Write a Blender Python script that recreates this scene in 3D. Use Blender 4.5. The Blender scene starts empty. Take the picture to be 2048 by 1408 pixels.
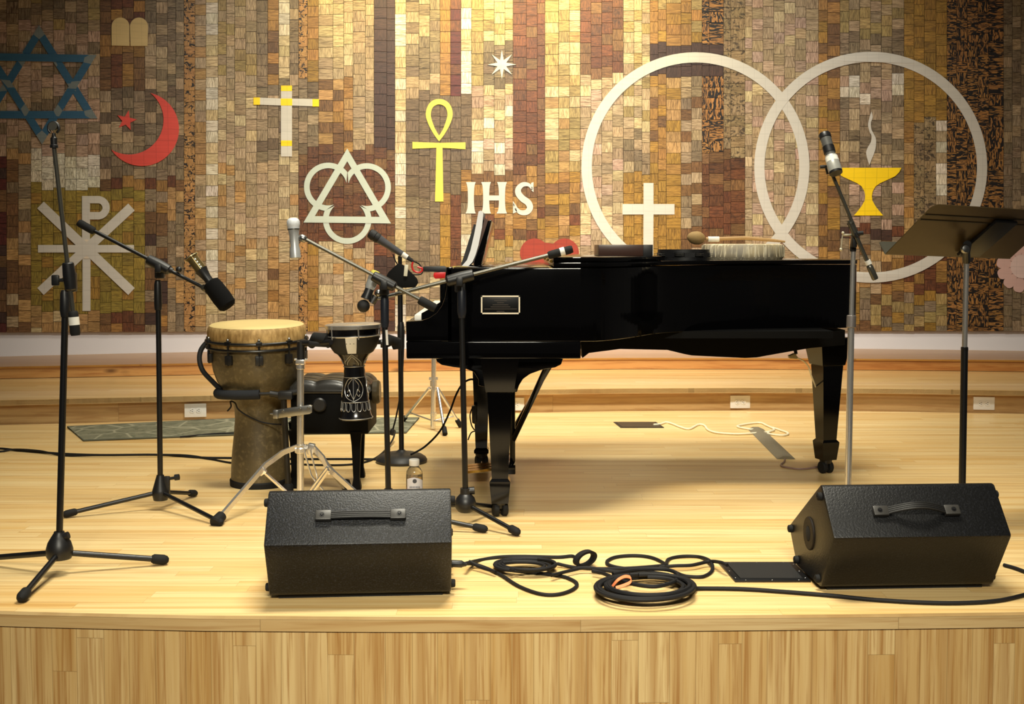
import bpy, bmesh, math, random
from mathutils import Vector, Matrix
from mathutils.geometry import tessellate_polygon
random.seed(7)
SC = bpy.context.scene
COL = SC.collection
PI = math.pi
# ------------------------------------------------------------------ camera
EYE, FPX, PITCH, CX, CY = 1.05, 2400.0, math.radians(3.0), 1024.0, 616.0
cd = bpy.data.cameras.new('camera'); cam = bpy.data.objects.new('camera', cd); COL.objects.link(cam)
cd.sensor_fit = 'HORIZONTAL'; cd.sensor_width = 36.0; cd.lens = FPX*36.0/2048
cd.shift_y = (CY-704)/2048.0; cd.clip_start = 0.05
cam.location = (0, 0, EYE); cam.rotation_euler = (PI/2-PITCH, 0, 0)
SC.camera = cam
# ------------------------------------------------------------------ world, lights, exposure
vs = SC.view_settings
vs.view_transform = 'Standard'; vs.look = 'None'; vs.gamma = 1.0; vs.use_curve_mapping = False
vs.exposure = -1.2
wd = bpy.data.worlds.new('hall'); SC.world = wd; wd.use_nodes = True
bg = wd.node_tree.nodes['Background']; bg.inputs[0].default_value = (1.0, 0.92, 0.8, 1); bg.inputs[1].default_value = 0.12

def area(name, loc, target, sx, sy, power, color, spread=180):
    l = bpy.data.lights.new(name, 'AREA'); l.shape = 'RECTANGLE'; l.size = sx; l.size_y = sy
    l.energy = power; l.color = color; l.spread = math.radians(spread)
    o = bpy.data.objects.new(name, l); COL.objects.link(o); o.location = loc
    o.rotation_euler = (Vector(target)-Vector(loc)).to_track_quat('-Z', 'Y').to_euler()
    return o
def spot(name, loc, target, power, color, angle, blend, radius):
    l = bpy.data.lights.new(name, 'SPOT'); l.energy = power; l.color = color
    l.spot_size = math.radians(angle); l.spot_blend = blend; l.shadow_soft_size = radius
    o = bpy.data.objects.new(name, l); COL.objects.link(o); o.location = loc
    o.rotation_euler = (Vector(target)-Vector(loc)).to_track_quat('-Z', 'Y').to_euler()
    return o
WARM = (1.0, 0.94, 0.77)
area('stage_light_front', (0.1, 3.6, 5.2), (0.1, 3.9, 0.0), 1.8, 0.8, 200, WARM, 88)
area('stage_light_rear', (0.2, 6.4, 5.2), (0.2, 7.4, 0.0), 2.4, 0.8, 180, WARM, 105)
area('mural_wash', (0.35, 4.6, 4.3), (0.3, 9.5, 0.9), 1.4, 0.5, 225, (1.0, 0.96, 0.84), 80)
area('mural_downlight', (-0.15, 8.75, 3.75), (-0.15, 9.5, 2.8), 2.6, 0.12, 95, (1.0, 0.80, 0.24), 100)
area('house_light', (0.1, -1.4, 3.6), (0.1, 3.3, -0.25), 1.8, 0.5, 120, WARM, 62)

# ------------------------------------------------------------------ projection helpers (photo pixel -> place)
FW = Vector((0, math.cos(PITCH), -math.sin(PITCH))); UP = Vector((0, math.sin(PITCH), math.cos(PITCH)))
def ray(px, py):
    return FW + Vector((1, 0, 0))*((px-CX)/FPX) + UP*((CY-py)/FPX)
def P(px, py, y):
    d = ray(px, py); return Vector((0, 0, EYE)) + d*(y/d.y)
def F(px, py, z=0.0):
    d = ray(px, py); return Vector((0, 0, EYE)) + d*((z-EYE)/d.z)
def lin(c):
    return tuple(((v/255.0)/12.92 if v <= 10.31 else (((v/255.0)+0.055)/1.055)**2.4) for v in c)

# ------------------------------------------------------------------ object helpers
def tag(o, label=None, cat=None, group=None, kind=None):
    if label: o['label'] = label
    if cat: o['category'] = cat
    if group: o['group'] = group
    if kind: o['kind'] = kind
    return o
def thing(name, loc, label, cat, group=None, kind=None):
    o = bpy.data.objects.new(name, None); COL.objects.link(o); o.location = loc; o.empty_display_size = 0.05
    return tag(o, label, cat, group, kind)
def rootloc(p):
    while p.parent: p = p.parent
    return Vector(p.location)
def frame(d):
    d = Vector(d).normalized()
    a = Vector((0, 0, 1)) if abs(d.z) < 0.9 else Vector((0, 1, 0))
    u = d.cross(a).normalized(); return u, d.cross(u).normalized()
class MB:
    def __init__(s): s.bm = bmesh.new(); s.mi = 0
    def _f(s, vs_):
        try:
            f = s.bm.faces.new(vs_); f.material_index = s.mi; return f
        except ValueError: return None
    def box(s, c, size, rot=None, bevel=0.0):
        b = bmesh.new(); bmesh.ops.create_cube(b, size=1.0)
        bmesh.ops.scale(b, vec=Vector(size), verts=b.verts)
        if bevel: bmesh.ops.bevel(b, geom=b.edges[:], offset=bevel, segments=2, profile=0.6, affect='EDGES')
        m = Matrix.Translation(Vector(c)) @ (rot.to_4x4() if rot is not None else Matrix())
        return s._merge(b, m)
    def _merge(s, b, m):
        b.verts.index_update(); vm = [s.bm.verts.new(m @ v.co) for v in b.verts]
        for f in b.faces: s._f([vm[v.index] for v in f.verts])
        b.free(); return s
    def lathe(s, base, d, prof, seg=24, cap=True):
        d = Vector(d).normalized(); u, v = frame(d); base = Vector(base); rings = []
        for t, r in prof:
            r = max(r, 1e-5)
            rings.append([s.bm.verts.new(base + d*t + (u*math.cos(2*PI*k/seg)+v*math.sin(2*PI*k/seg))*r) for k in range(seg)])
        for a, b in zip(rings, rings[1:]):
            for k in range(seg): s._f([a[k], a[(k+1) % seg], b[(k+1) % seg], b[k]])
        if cap: s._f(rings[0][::-1]); s._f(rings[-1])
        return s
    def tube(s, a, b, r0, r1=None, seg=14):
        a, b = Vector(a), Vector(b); L = (b-a).length
        return s.lathe(a, b-a, [(0, r0), (L, r0 if r1 is None else r1)], seg)
    def sphere(s, c, r, seg=18, sc=(1, 1, 1)):
        b = bmesh.new(); bmesh.ops.create_uvsphere(b, u_segments=seg, v_segments=seg//2, radius=r)
        bmesh.ops.scale(b, vec=Vector(sc), verts=b.verts)
        return s._merge(b, Matrix.Translation(Vector(c)))
    def path(s, pts, r, seg=10, closed=False, smooth=0):
        pts = [Vector(p) for p in pts]
        if smooth: pts = catmull(pts, smooth, closed)
        n = len(pts); rings = []; pu = None
        for i, p in enumerate(pts):
            if closed: t = pts[(i+1) % n]-pts[i-1]
            else: t = pts[min(i+1, n-1)]-pts[max(i-1, 0)]
            if t.length < 1e-9: t = Vector((1, 0, 0))
            t.normalize()
            if pu is None: u, v = frame(t)
            else:
                u = pu - t*pu.dot(t)
                u = u.normalized() if u.length > 1e-6 else frame(t)[0]
                v = t.cross(u)
            pu = u
            rr = r[i] if isinstance(r, (list, tuple)) else r
            rings.append([s.bm.verts.new(p+(u*math.cos(2*PI*k/seg)+v*math.sin(2*PI*k/seg))*rr) for k in range(seg)])
        prs = list(zip(rings, rings[1:])) + ([(rings[-1], rings[0])] if closed else [])
        for a, b in prs:
            for k in range(seg): s._f([a[k], a[(k+1) % seg], b[(k+1) % seg], b[k]])
        if not closed: s._f(rings[0][::-1]); s._f(rings[-1])
        return s
    def torus(s, c, n, R, r, seg=40, sec=10):
        u, v = frame(n); c = Vector(c)
        return s.path([c+(u*math.cos(2*PI*k/seg)+v*math.sin(2*PI*k/seg))*R for k in range(seg)], r, sec, closed=True)
    def prism(s, poly, ext, bevel=0.0):
        b = bmesh.new(); ext = Vector(ext)
        A = [b.verts.new(Vector(p)) for p in poly]; B = [b.verts.new(Vector(p)+ext) for p in poly]; n = len(A)
        b.faces.new(A[::-1]); b.faces.new(B)
        for k in range(n): b.faces.new([A[k], A[(k+1) % n], B[(k+1) % n], B[k]])
        bmesh.ops.recalc_face_normals(b, faces=b.faces)
        if bevel: bmesh.ops.bevel(b, geom=b.edges[:], offset=bevel, segments=2, profile=0.6, affect='EDGES')
        return s._merge(b, Matrix())
    def loft(s, rings, cap=True):
        R = [[s.bm.verts.new(Vector(p)) for p in r] for r in rings]; n = len(R[0])
        for a, b in zip(R, R[1:]):
            for k in range(n): s._f([a[k], a[(k+1) % n], b[(k+1) % n], b[k]])
        if cap: s._f(R[0][::-1]); s._f(R[-1])
        return s
    def xf(s, m):
        bmesh.ops.transform(s.bm, matrix=m, verts=s.bm.verts); return s
    def build(s, name, mat, parent=None, loc=None, sharp=35, label=None, recalc=True):
        if recalc: bmesh.ops.recalc_face_normals(s.bm, faces=s.bm.faces)
        off = rootloc(parent) if parent is not None else (Vector(loc) if loc is not None else Vector())
        bmesh.ops.translate(s.bm, vec=-off, verts=s.bm.verts)
        me = bpy.data.meshes.new(name); s.bm.to_mesh(me); s.bm.free()
        for m in (mat if isinstance(mat, (list, tuple)) else [mat]): me.materials.append(m)
        for p in me.polygons: p.use_smooth = True
        me.set_sharp_from_angle(angle=math.radians(sharp))
        o = bpy.data.objects.new(name, me); COL.objects.link(o)
        if parent is not None: o.parent = parent
        elif loc is not None: o.location = loc
        if label: o['label'] = label
        return o
def catmull(pts, n, closed=False):
    out = []; N = len(pts)
    for i in range(N if closed else N-1):
        if closed: p0, p1, p2, p3 = pts[i-1], pts[i], pts[(i+1) % N], pts[(i+2) % N]
        else: p0, p1, p2, p3 = pts[max(i-1, 0)], pts[i], pts[i+1], pts[min(i+2, N-1)]
        for k in range(n):
            t = k/n; t2 = t*t; t3 = t2*t
            out.append(0.5*((2*p1)+(p2-p0)*t+(2*p0-5*p1+4*p2-p3)*t2+(3*p1-p0-3*p2+p3)*t3))
    if not closed: out.append(pts[-1])
    return out

# ------------------------------------------------------------------ materials
class NT:
    def __init__(s, name):
        s.m = bpy.data.materials.new(name); s.m.use_nodes = True; s.t = s.m.node_tree
        s.b = s.t.nodes['Principled BSDF']
    def n(s, typ, **kw):
        nd = s.t.nodes.new(typ)
        for k, v in kw.items():
            if k.startswith('_'): setattr(nd, k[1:], v)
        return nd
    def l(s, a, b): s.t.links.new(a, b)
    def math(s, op, a, b=None, clamp=False):
        nd = s.t.nodes.new('ShaderNodeMath'); nd.operation = op; nd.use_clamp = clamp
        for i, x in enumerate((a, b)):
            if x is None: continue
            if isinstance(x, (int, float)): nd.inputs[i].default_value = x
            else: s.l(x, nd.inputs[i])
        return nd.outputs[0]
    def mix(s, f, a, b, mode='MIX'):
        nd = s.t.nodes.new('ShaderNodeMix'); nd.data_type = 'RGBA'; nd.blend_type = mode
        for i, x in ((0, f), (6, a), (7, b)):
            if isinstance(x, (int, float)): nd.inputs[i].default_value = x
            elif isinstance(x, tuple): nd.inputs[i].default_value = (*x[:3], 1)
            else: s.l(x, nd.inputs[i])
        return nd.outputs[2]
    def ramp(s, f, lo, hi):
        nd = s.t.nodes.new('ShaderNodeMapRange'); nd.inputs[1].default_value = lo; nd.inputs[2].default_value = hi
        s.l(f, nd.inputs[0]); return nd.outputs[0]
    def coord(s, kind, scale=(1, 1, 1), rot=(0, 0, 0)):
        tc = s.t.nodes.new('ShaderNodeTexCoord'); mp = s.t.nodes.new('ShaderNodeMapping')
        mp.inputs['Scale'].default_value = scale; mp.inputs['Rotation'].default_value = rot
        s.l(tc.outputs[kind], mp.inputs[0]); return mp.outputs[0]
    def noise(s, vec, scale, detail=3, rough=0.55, dist=0.0):
        nd = s.t.nodes.new('ShaderNodeTexNoise'); nd.inputs['Scale'].default_value = scale
        nd.inputs['Detail'].default_value = detail; nd.inputs['Roughness'].default_value = rough
        nd.inputs['Distortion'].default_value = dist; s.l(vec, nd.inputs['Vector']); return nd.outputs[0]
    def bump(s, h, strength, dist=0.002):
        nd = s.t.nodes.new('ShaderNodeBump'); nd.inputs['Strength'].default_value = strength
        nd.inputs['Distance'].default_value = dist; s.l(h, nd.inputs['Height']); s.l(nd.outputs[0], s.b.inputs['Normal'])
    def col(s, x):
        if isinstance(x, tuple): s.b.inputs['Base Color'].default_value = (*x[:3], 1)
        else: s.l(x, s.b.inputs['Base Color'])
    def set(s, rough=0.5, metal=0.0, spec=None, coat=0.0, trans=0.0):
        s.b.inputs['Roughness'].default_value = rough; s.b.inputs['Metallic'].default_value = metal
        if spec is not None: s.b.inputs['Specular IOR Level'].default_value = spec
        s.b.inputs['Coat Weight'].default_value = coat; s.b.inputs['Coat Roughness'].default_value = 0.08
        s.b.inputs['Transmission Weight'].default_value = trans
        return s
def plain(name, rgb, rough=0.5, metal=0.0, var=0.12, scale=40, bump=0.0, spec=None, coat=0.0, trans=0.0):
    t = NT(name); c = lin(rgb); v = t.coord('Object'); f = t.noise(v, scale)
    t.col(t.mix(f, tuple(x*(1-var) for x in c), tuple(min(1, x*(1+var)) for x in c)))
    t.set(rough, metal, spec, coat, trans)
    if bump: t.bump(t.noise(v, scale*4), bump)
    return t.m
BLACK = plain('black_plastic', (20, 20, 22), 0.42)
BLACKM = plain('black_metal', (14, 14, 16), 0.35, 0.0)
RUBBER = plain('black_rubber', (24, 24, 24), 0.75, spec=0.25)
FOAM = plain('foam_rubber', (38, 40, 44), 0.85, bump=0.3, scale=120, spec=0.2)
GLOSSB = plain('piano_lacquer', (4, 4, 5), 0.10, var=0.05, spec=0.3)
MATTEB = plain('dark_wood_underside', (3, 3, 3), 0.6, spec=0.12)
CHROME = plain('chrome', (236, 232, 226), 0.24, 0.88, var=0.03)
STEEL = plain('satin_steel', (150, 150, 148), 0.3, 1.0)
GREYM = plain('grey_metal', (96, 94, 86), 0.3, 0.7)
BRASS = plain('brass', (190, 150, 70), 0.22, 1.0)
WHITE = plain('white_plastic', (232, 230, 225), 0.4, var=0.03)
PAPER = plain('paper', (235, 233, 230), 0.7, var=0.03)
TAPE = plain('white_tape', (225, 222, 212), 0.6, var=0.05)
RED = plain('red_plastic', (200, 30, 30), 0.35)
ORANGE = plain('orange_strap', (235, 130, 80), 0.6)
CABLE = plain('cable_jacket', (22, 21, 22), 0.65, spec=.25)
GREYTAPE = plain('grey_cloth_tape', (25, 25, 25), 0.7, bump=0.2)
PINKC = plain('mauve_cable', (150, 120, 110), 0.5)

def wood_boards(name, axes, row, length, c1, c2, grain=(2.0, 60.0), gap=0.0012, rough=0.3, streak=0.5, coat=0.25, spec=None, warp=0.0, knots=0.0, rings=0.0):
    """boards run along axes[0]; rows stack along axes[1] (object coordinates)"""
    t = NT(name); tc = t.n('ShaderNodeTexCoord'); sp = t.n('ShaderNodeSeparateXYZ')
    t.l(tc.outputs['Object'], sp.inputs[0]); ax = {'x': 0, 'y': 1, 'z': 2}
    x, y = sp.outputs[ax[axes[0]]], sp.outputs[ax[axes[1]]]
    yw = t.math('ADD', y, t.math('ADD', t.math('MULTIPLY', t.math('SINE', t.math('MULTIPLY', y, 9.0)), warp), t.math('MULTIPLY', t.math('SINE', t.math('MULTIPLY', y, 23.0)), warp*0.4))) if warp else y
    ry = t.math('DIVIDE', yw, row); rid = t.math('FLOOR', ry); fy = t.math('SUBTRACT', ry, rid)
    wn = t.n('ShaderNodeTexWhiteNoise'); wn.noise_dimensions = '1D'; t.l(rid, wn.inputs['W'])
    rx = t.math('ADD', t.math('DIVIDE', x, length), t.math('MULTIPLY', wn.outputs['Value'], 17.0)); xid = t.math('FLOOR', rx); fx = t.math('SUBTRACT', rx, xid)
    cell = t.n('ShaderNodeCombineXYZ'); t.l(rid, cell.inputs[0]); t.l(xid, cell.inputs[1])
    w2 = t.n('ShaderNodeTexWhiteNoise'); w2.noise_dimensions = '3D'; t.l(cell.outputs[0], w2.inputs['Vector'])
    rnd = w2.outputs['Value']; rcol = w2.outputs['Color']
    def edge(f, size): return t.math('LESS_THAN', t.math('MINIMUM', f, t.math('SUBTRACT', 1.0, f)), gap/size)
    seam = t.math('MAXIMUM', edge(fy, row), edge(fx, length))
    cb = t.n('ShaderNodeCombineXYZ'); t.l(x, cb.inputs[0]); t.l(y, cb.inputs[1])
    off = t.n('ShaderNodeVectorMath'); off.operation = 'SCALE'; off.inputs['Scale'].default_value = 37.0; t.l(rcol, off.inputs[0])
    def grain_n(sx, sy, detail, dist=0.0):
        mp = t.n('ShaderNodeMapping'); mp.inputs['Scale'].default_value = (sx, sy, 1); ad = t.n('ShaderNodeVectorMath'); ad.operation = 'ADD'
        t.l(cb.outputs[0], mp.inputs[0]); t.l(mp.outputs[0], ad.inputs[0]); t.l(off.outputs[0], ad.inputs[1])
        return t.noise(ad.outputs[0], 1.0, detail, 0.6, dist)
    g1 = grain_n(grain[0], grain[1], 4, 0.5); g2 = grain_n(grain[0]*0.6, grain[1]*0.3, 2, 0.8); g3 = grain_n(grain[0]*0.9, grain[1]*0.55, 3, 0.6)
    a, b = lin(c1), lin(c2); dk = tuple(q*k for q, k in zip(b, (0.66, 0.50, 0.34)))
    f = t.math('ADD', t.math('MULTIPLY', rnd, 0.6), t.math('MULTIPLY', t.ramp(g2, 0.35, 0.65), 0.4), True)
    c = t.mix(f, a, b)
    c = t.mix(t.math('MULTIPLY', t.ramp(g1, 0.50, 0.66), streak), c, dk)
    c = t.mix(t.math('MULTIPLY', t.ramp(g3, 0.58, 0.68), streak*0.7), c, dk)
    if rings:
        wv = t.n('ShaderNodeTexWave'); wv.wave_type = 'BANDS'; wv.bands_direction = 'Y'; wv.inputs['Scale'].default_value = rings
        wv.inputs['Distortion'].default_value = 7.0; wv.inputs['Detail'].default_value = 2.0; wv.inputs['Detail Scale'].default_value = 0.35
        mp = t.n('ShaderNodeMapping'); mp.inputs['Scale'].default_value = (0.22, 1, 1); ad = t.n('ShaderNodeVectorMath'); ad.operation = 'ADD'
        t.l(cb.outputs[0], mp.inputs[0]); t.l(mp.outputs[0], ad.inputs[0]); t.l(off.outputs[0], ad.inputs[1]); t.l(ad.outputs[0], wv.inputs['Vector'])
        c = t.mix(t.math('MULTIPLY', t.ramp(wv.outputs['Fac'], 0.6, 0.95), 0.38), c, dk)
    if knots:
        mp = t.n('ShaderNodeMapping'); mp.inputs['Scale'].default_value = (2.2, 6.0, 1); t.l(cb.outputs[0], mp.inputs[0])
        vo = t.n('ShaderNodeTexVoronoi'); vo.inputs['Scale'].default_value = 1.0; t.l(mp.outputs[0], vo.inputs['Vector'])
        c = t.mix(t.math('MULTIPLY', t.math('SUBTRACT', 1.0, t.ramp(vo.outputs['Distance'], 0.03, 0.13), True), knots), c, tuple(q*0.3 for q in dk))
    c = t.mix(t.math('MULTIPLY', seam, 0.5), c, tuple(q*0.4 for q in b))
    t.col(c); t.set(rough, spec=spec, coat=coat); t.bump(t.math('SUBTRACT', t.math('MULTIPLY', g1, 0.15), seam), 0.2, 0.001)
    return t.m
FLOORW = wood_boards('maple_floor', 'xy', 0.057, 1.1, (238, 213, 158), (220, 180, 112), (1.3, 75.0), gap=0.0006, rough=0.33, streak=0.5, coat=0.0, spec=0.3)
STEPW = wood_boards('step_tread_oak', 'xy', 0.075, 1.6, (228, 196, 138), (210, 168, 104), (1.4, 60.0), gap=0.0008, rough=0.35, streak=0.45)
RISERW = wood_boards('riser_oak', 'xz', 0.4, 2.6, (198, 166, 114), (178, 142, 92), (2.5, 30.0), rough=0.4, streak=0.5, rings=7.0)
KNOTW = wood_boards('knotty_board', 'xz', 0.3, 2.1, (200, 150, 86), (178, 118, 58), (2.2, 34.0), rough=0.4, streak=0.6, knots=0.8)
AMBERW = wood_boards('amber_tread', 'xy', 0.4, 3.0, (176, 126, 56), (158, 106, 40), (1.6, 24.0), rough=0.35, streak=0.3)
NOSEW = wood_boards('nosing_oak', 'xz', 0.2, 0.9, (216, 188, 136), (200, 164, 108), (2.2, 60.0), rough=0.4, streak=0.5)
FASCIAW = wood_boards('fascia_oak', 'zx', 0.072, 0.8, (226, 196, 138), (198, 156, 92), (2.2, 110.0), gap=0.0009, rough=0.45, streak=0.7, warp=0.012, rings=4.0)
WALLW = plain('white_wall_paint', (222, 218, 220), 0.7, var=0.03, scale=3)
CARPET = plain('hall_carpet', (70, 58, 48), 0.95, scale=200)

# carpet-covered monitor cabinets
def cabinet_mat(name, rgb, light, sc):
    t = NT(name); v = t.coord('Object'); n1 = t.noise(v, sc, 2, 0.6); n2 = t.noise(v, sc*0.45, 1)
    t.col(t.mix(t.ramp(n1, 0.5, 0.78), lin(rgb), lin(light))); t.set(0.42, spec=0.36)
    t.bump(n1, 0.5, 0.002); return t.m
CABA = cabinet_mat('pebbled_black_vinyl', (7, 7, 8), (46, 49, 58), 210)
CABB = cabinet_mat('black_tolex', (7, 7, 8), (25, 26, 30), 170)

# ------------------------------------------------------------------ setting
def interp(pts, u):
    if u <= pts[0][0]: a, b = pts[0], pts[1]
    elif u >= pts[-1][0]: a, b = pts[-2], pts[-1]
    else:
        for a, b in zip(pts, pts[1:]):
            if a[0] <= u <= b[0]: break
    t = (u-a[0])/(b[0]-a[0]); return a[1]+(b[1]-a[1])*t
US = list(range(-260, 2320, 60))
FRONT = [(-300, 1216), (0, 1229), (200, 1234), (400, 1238), (700, 1240), (1024, 1241), (1400, 1238), (1750, 1235), (2048, 1231), (2350, 1225)]
front = [F(u, interp(FRONT, u)) for u in US]
fl = MB()
poly = [Vector((p.x, p.y+0.03, 0)) for p in front] + [Vector((5, 10.2, 0)), Vector((-5, 10.2, 0))]
fl.prism([(p.x, p.y, -0.03) for p in poly], (0, 0, 0.03))
fl.build('floor', FLOORW); tag(bpy.data.objects['floor'], 'pale maple stage floor of narrow boards', 'floor', kind='structure')
def strip(mb, pts, z0, z1, d0, d1):
    """curved bar following pts (plan), between heights z0..z1 and from depth offset d0 to d1"""
    A = [[(p.x, p.y+d0, z0), (p.x, p.y+d0, z1), (p.x, p.y+d1, z1), (p.x, p.y+d1, z0)] for p in pts]
    mb.loft(A); return mb
m = strip(MB(), front, -0.034, 0.0005, 0.0, 0.03); o = m.build('trim_1', NOSEW, sharp=25); tag(o, 'pale wooden nosing along the curved stage edge', 'trim', kind='structure')
m = strip(MB(), front, -0.9, -0.034, 0.006, 0.06); o = m.build('wall_front', FASCIAW, sharp=25); tag(o, 'stage front faced with upright pale oak boards', 'stage front', kind='structure')
m = MB(); m.box((0, 1.2, -0.95), (12, 7, 0.1)); o = m.build('floor_hall', CARPET); tag(o, 'dark carpet of the hall floor below the stage', 'floor', kind='structure')
# wall curve
def DW(u):
    d = 9.47
    if u < 1000: d -= 0.72*((1000-u)/1000.0)**1.5
    if u > 1500: d -= 0.25*((u-1500)/548.0)**1.6
    return d
wall = [Vector((P(u, 600, DW(u)+0.018).x, DW(u)+0.018, 0)) for u in range(-320, 2380, 60)]
m = strip(MB(), wall, -0.02, 4.2, 0.0, 0.12); o = m.build('wall_back', WALLW, sharp=25); tag(o, 'curved white wall behind the wood mosaic', 'wall', kind='structure')
# low platform and its upper step
R1 = [(-300, 856), (0, 849), (130, 846), (400, 839), (620, 833), (900, 827), (1240, 822), (1480, 820.6), (1750, 822), (2048, 827), (2350, 836)]
r1 = [F(u, interp(R1, u)) for u in US]
R2 = [(-300, 766), (0, 758.5), (130, 756), (418, 750), (845, 743), (1240, 739), (1480, 739), (1710, 740.7), (2048, 744), (2350, 750)]
r2 = [F(u, interp(R2, u), 0.15) for u in US]
plat = thing('stage_platform', (0, 7.6, 0), 'low wooden platform step along the back wall', 'platform', kind='structure')
strip(MB(), r1, 0.0, 0.118, 0.0, 0.05).build('riser', RISERW, plat, sharp=25)
strip(MB(), r1, 0.118, 0.149, -0.055, 0.02).build('nosing', NOSEW, plat, sharp=25)
m = MB(); A = [Vector((p.x, p.y+0.0, 0.15)) for p in r1]; B = [Vector((p.x, p.y+0.02, 0.15)) for p in r2]
R = [[(a.x, a.y-0.055, 0.12), (a.x, a.y-0.055, 0.15), (b.x, b.y+0.1, 0.15), (b.x, b.y+0.1, 0.12)] for a, b in zip(A, B)]
m.loft(R); m.build('tread', STEPW, plat, sharp=25)
up = thing('upper_step', (0, 8.6, 0.15), 'upper step with knotty amber front board under white wall', 'step', kind='structure')
strip(MB(), r2, 0.153, 0.232, 0.012, 0.05).build('riser', KNOTW, up, sharp=25)
m = MB(); w2 = [Vector((P(u, 600, DW(u)+0.06).x, DW(u)+0.06, 0)) for u in US]
R = [[(a.x, a.y+0.0, 0.222), (a.x, a.y+0.0, 0.234), (b.x, b.y, 0.234), (b.x, b.y, 0.222)] for a, b in zip(r2, w2)]
m.loft(R); m.build('tread', AMBERW, up, sharp=25)
def rdepth(pts, x):
    for a, b in zip(pts, pts[1:]):
        if a.x <= x <= b.x: return a.y+(b.y-a.y)*(x-a.x)/(b.x-a.x), math.atan2(b.y-a.y, b.x-a.x)
    return pts[-1].y, 0
def outlet(px, py, label):
    y, ang = rdepth(r1, F(px, 822).x*0.985)
    p = P(px, py, y); rot = Matrix.Rotation(ang, 3, 'Z')
    t = thing('wall_outlet', p, label, 'outlet', 'white outlets on the platform riser')
    M = Matrix.Translation(p) @ rot.to_4x4()
    m = MB(); m.box((0, -0.004, 0), (0.128, 0.008, 0.082), bevel=0.003); m.xf(M); m.build('cover_plate', WHITE, t)
    for s in (-1, 1):
        m = MB(); m.lathe((s*0.019, -0.008, 0), (0, -1, 0), [(0, 0.0165), (0.003, 0.016)], 20); m.xf(M); so = m.build('socket', WHITE, t)
        m = MB()
        for k in (-1, 1): m.box((s*0.019+0.002, -0.0115, k*0.006), (0.008, 0.001, 0.0022))
        m.lathe((s*0.019-0.008, -0.011, 0), (0, -1, 0), [(0, 0.0024), (0.001, 0.0024)], 10)
        m.xf(M); m.build('slots', RUBBER, so)
outlet(391, 820.5, 'white outlet plate behind the stand left of the djembe')
outlet(1028, 808, 'white outlet plate mostly hidden by the front piano leg')
outlet(1480, 803.5, 'white outlet plate left of the tail leg of the piano')
outlet(1967.5, 806.5, 'white outlet plate right of the music stand pole')

# ------------------------------------------------------------------ wood mosaic
PAL = {'g': (160, 138, 108), 'G': (126, 108, 84), 'p': (172, 144, 124), 'l': (184, 164, 126), 'w': (204, 194, 176), 'o': (150, 110, 56),
       'b': (112, 80, 48), 'd': (66, 44, 36), 'r': (104, 60, 34), 'R': (100, 62, 36), 'v': (152, 130, 82), 'm': (148, 112, 46), 'D': (104, 86, 66),
       'k': (166, 124, 74), 'z': (156, 110, 58), 'K': (138, 116, 84), 'W': (206, 198, 178), 'y': (134, 114, 44), 'x': (86, 36, 30), 't': (166, 130, 82)}
STREAK = {'g': .45, 'G': .75, 'p': .6, 'l': .3, 'w': .18, 'o': .3, 'b': .5, 'd': .15, 'r': .5, 'R': .7, 'v': .45, 'm': .25, 'D': .25, 'k': .0, 'z': .0, 'K': .3, 'W': .1, 'y': .25, 'x': .3, 't': .4}
BLOT = {'k': 1.0, 'K': .75, 'W': .3, 'R': .4, 'r': .25, 'b': .15}
ZEB = {'z': 1.0}
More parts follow.
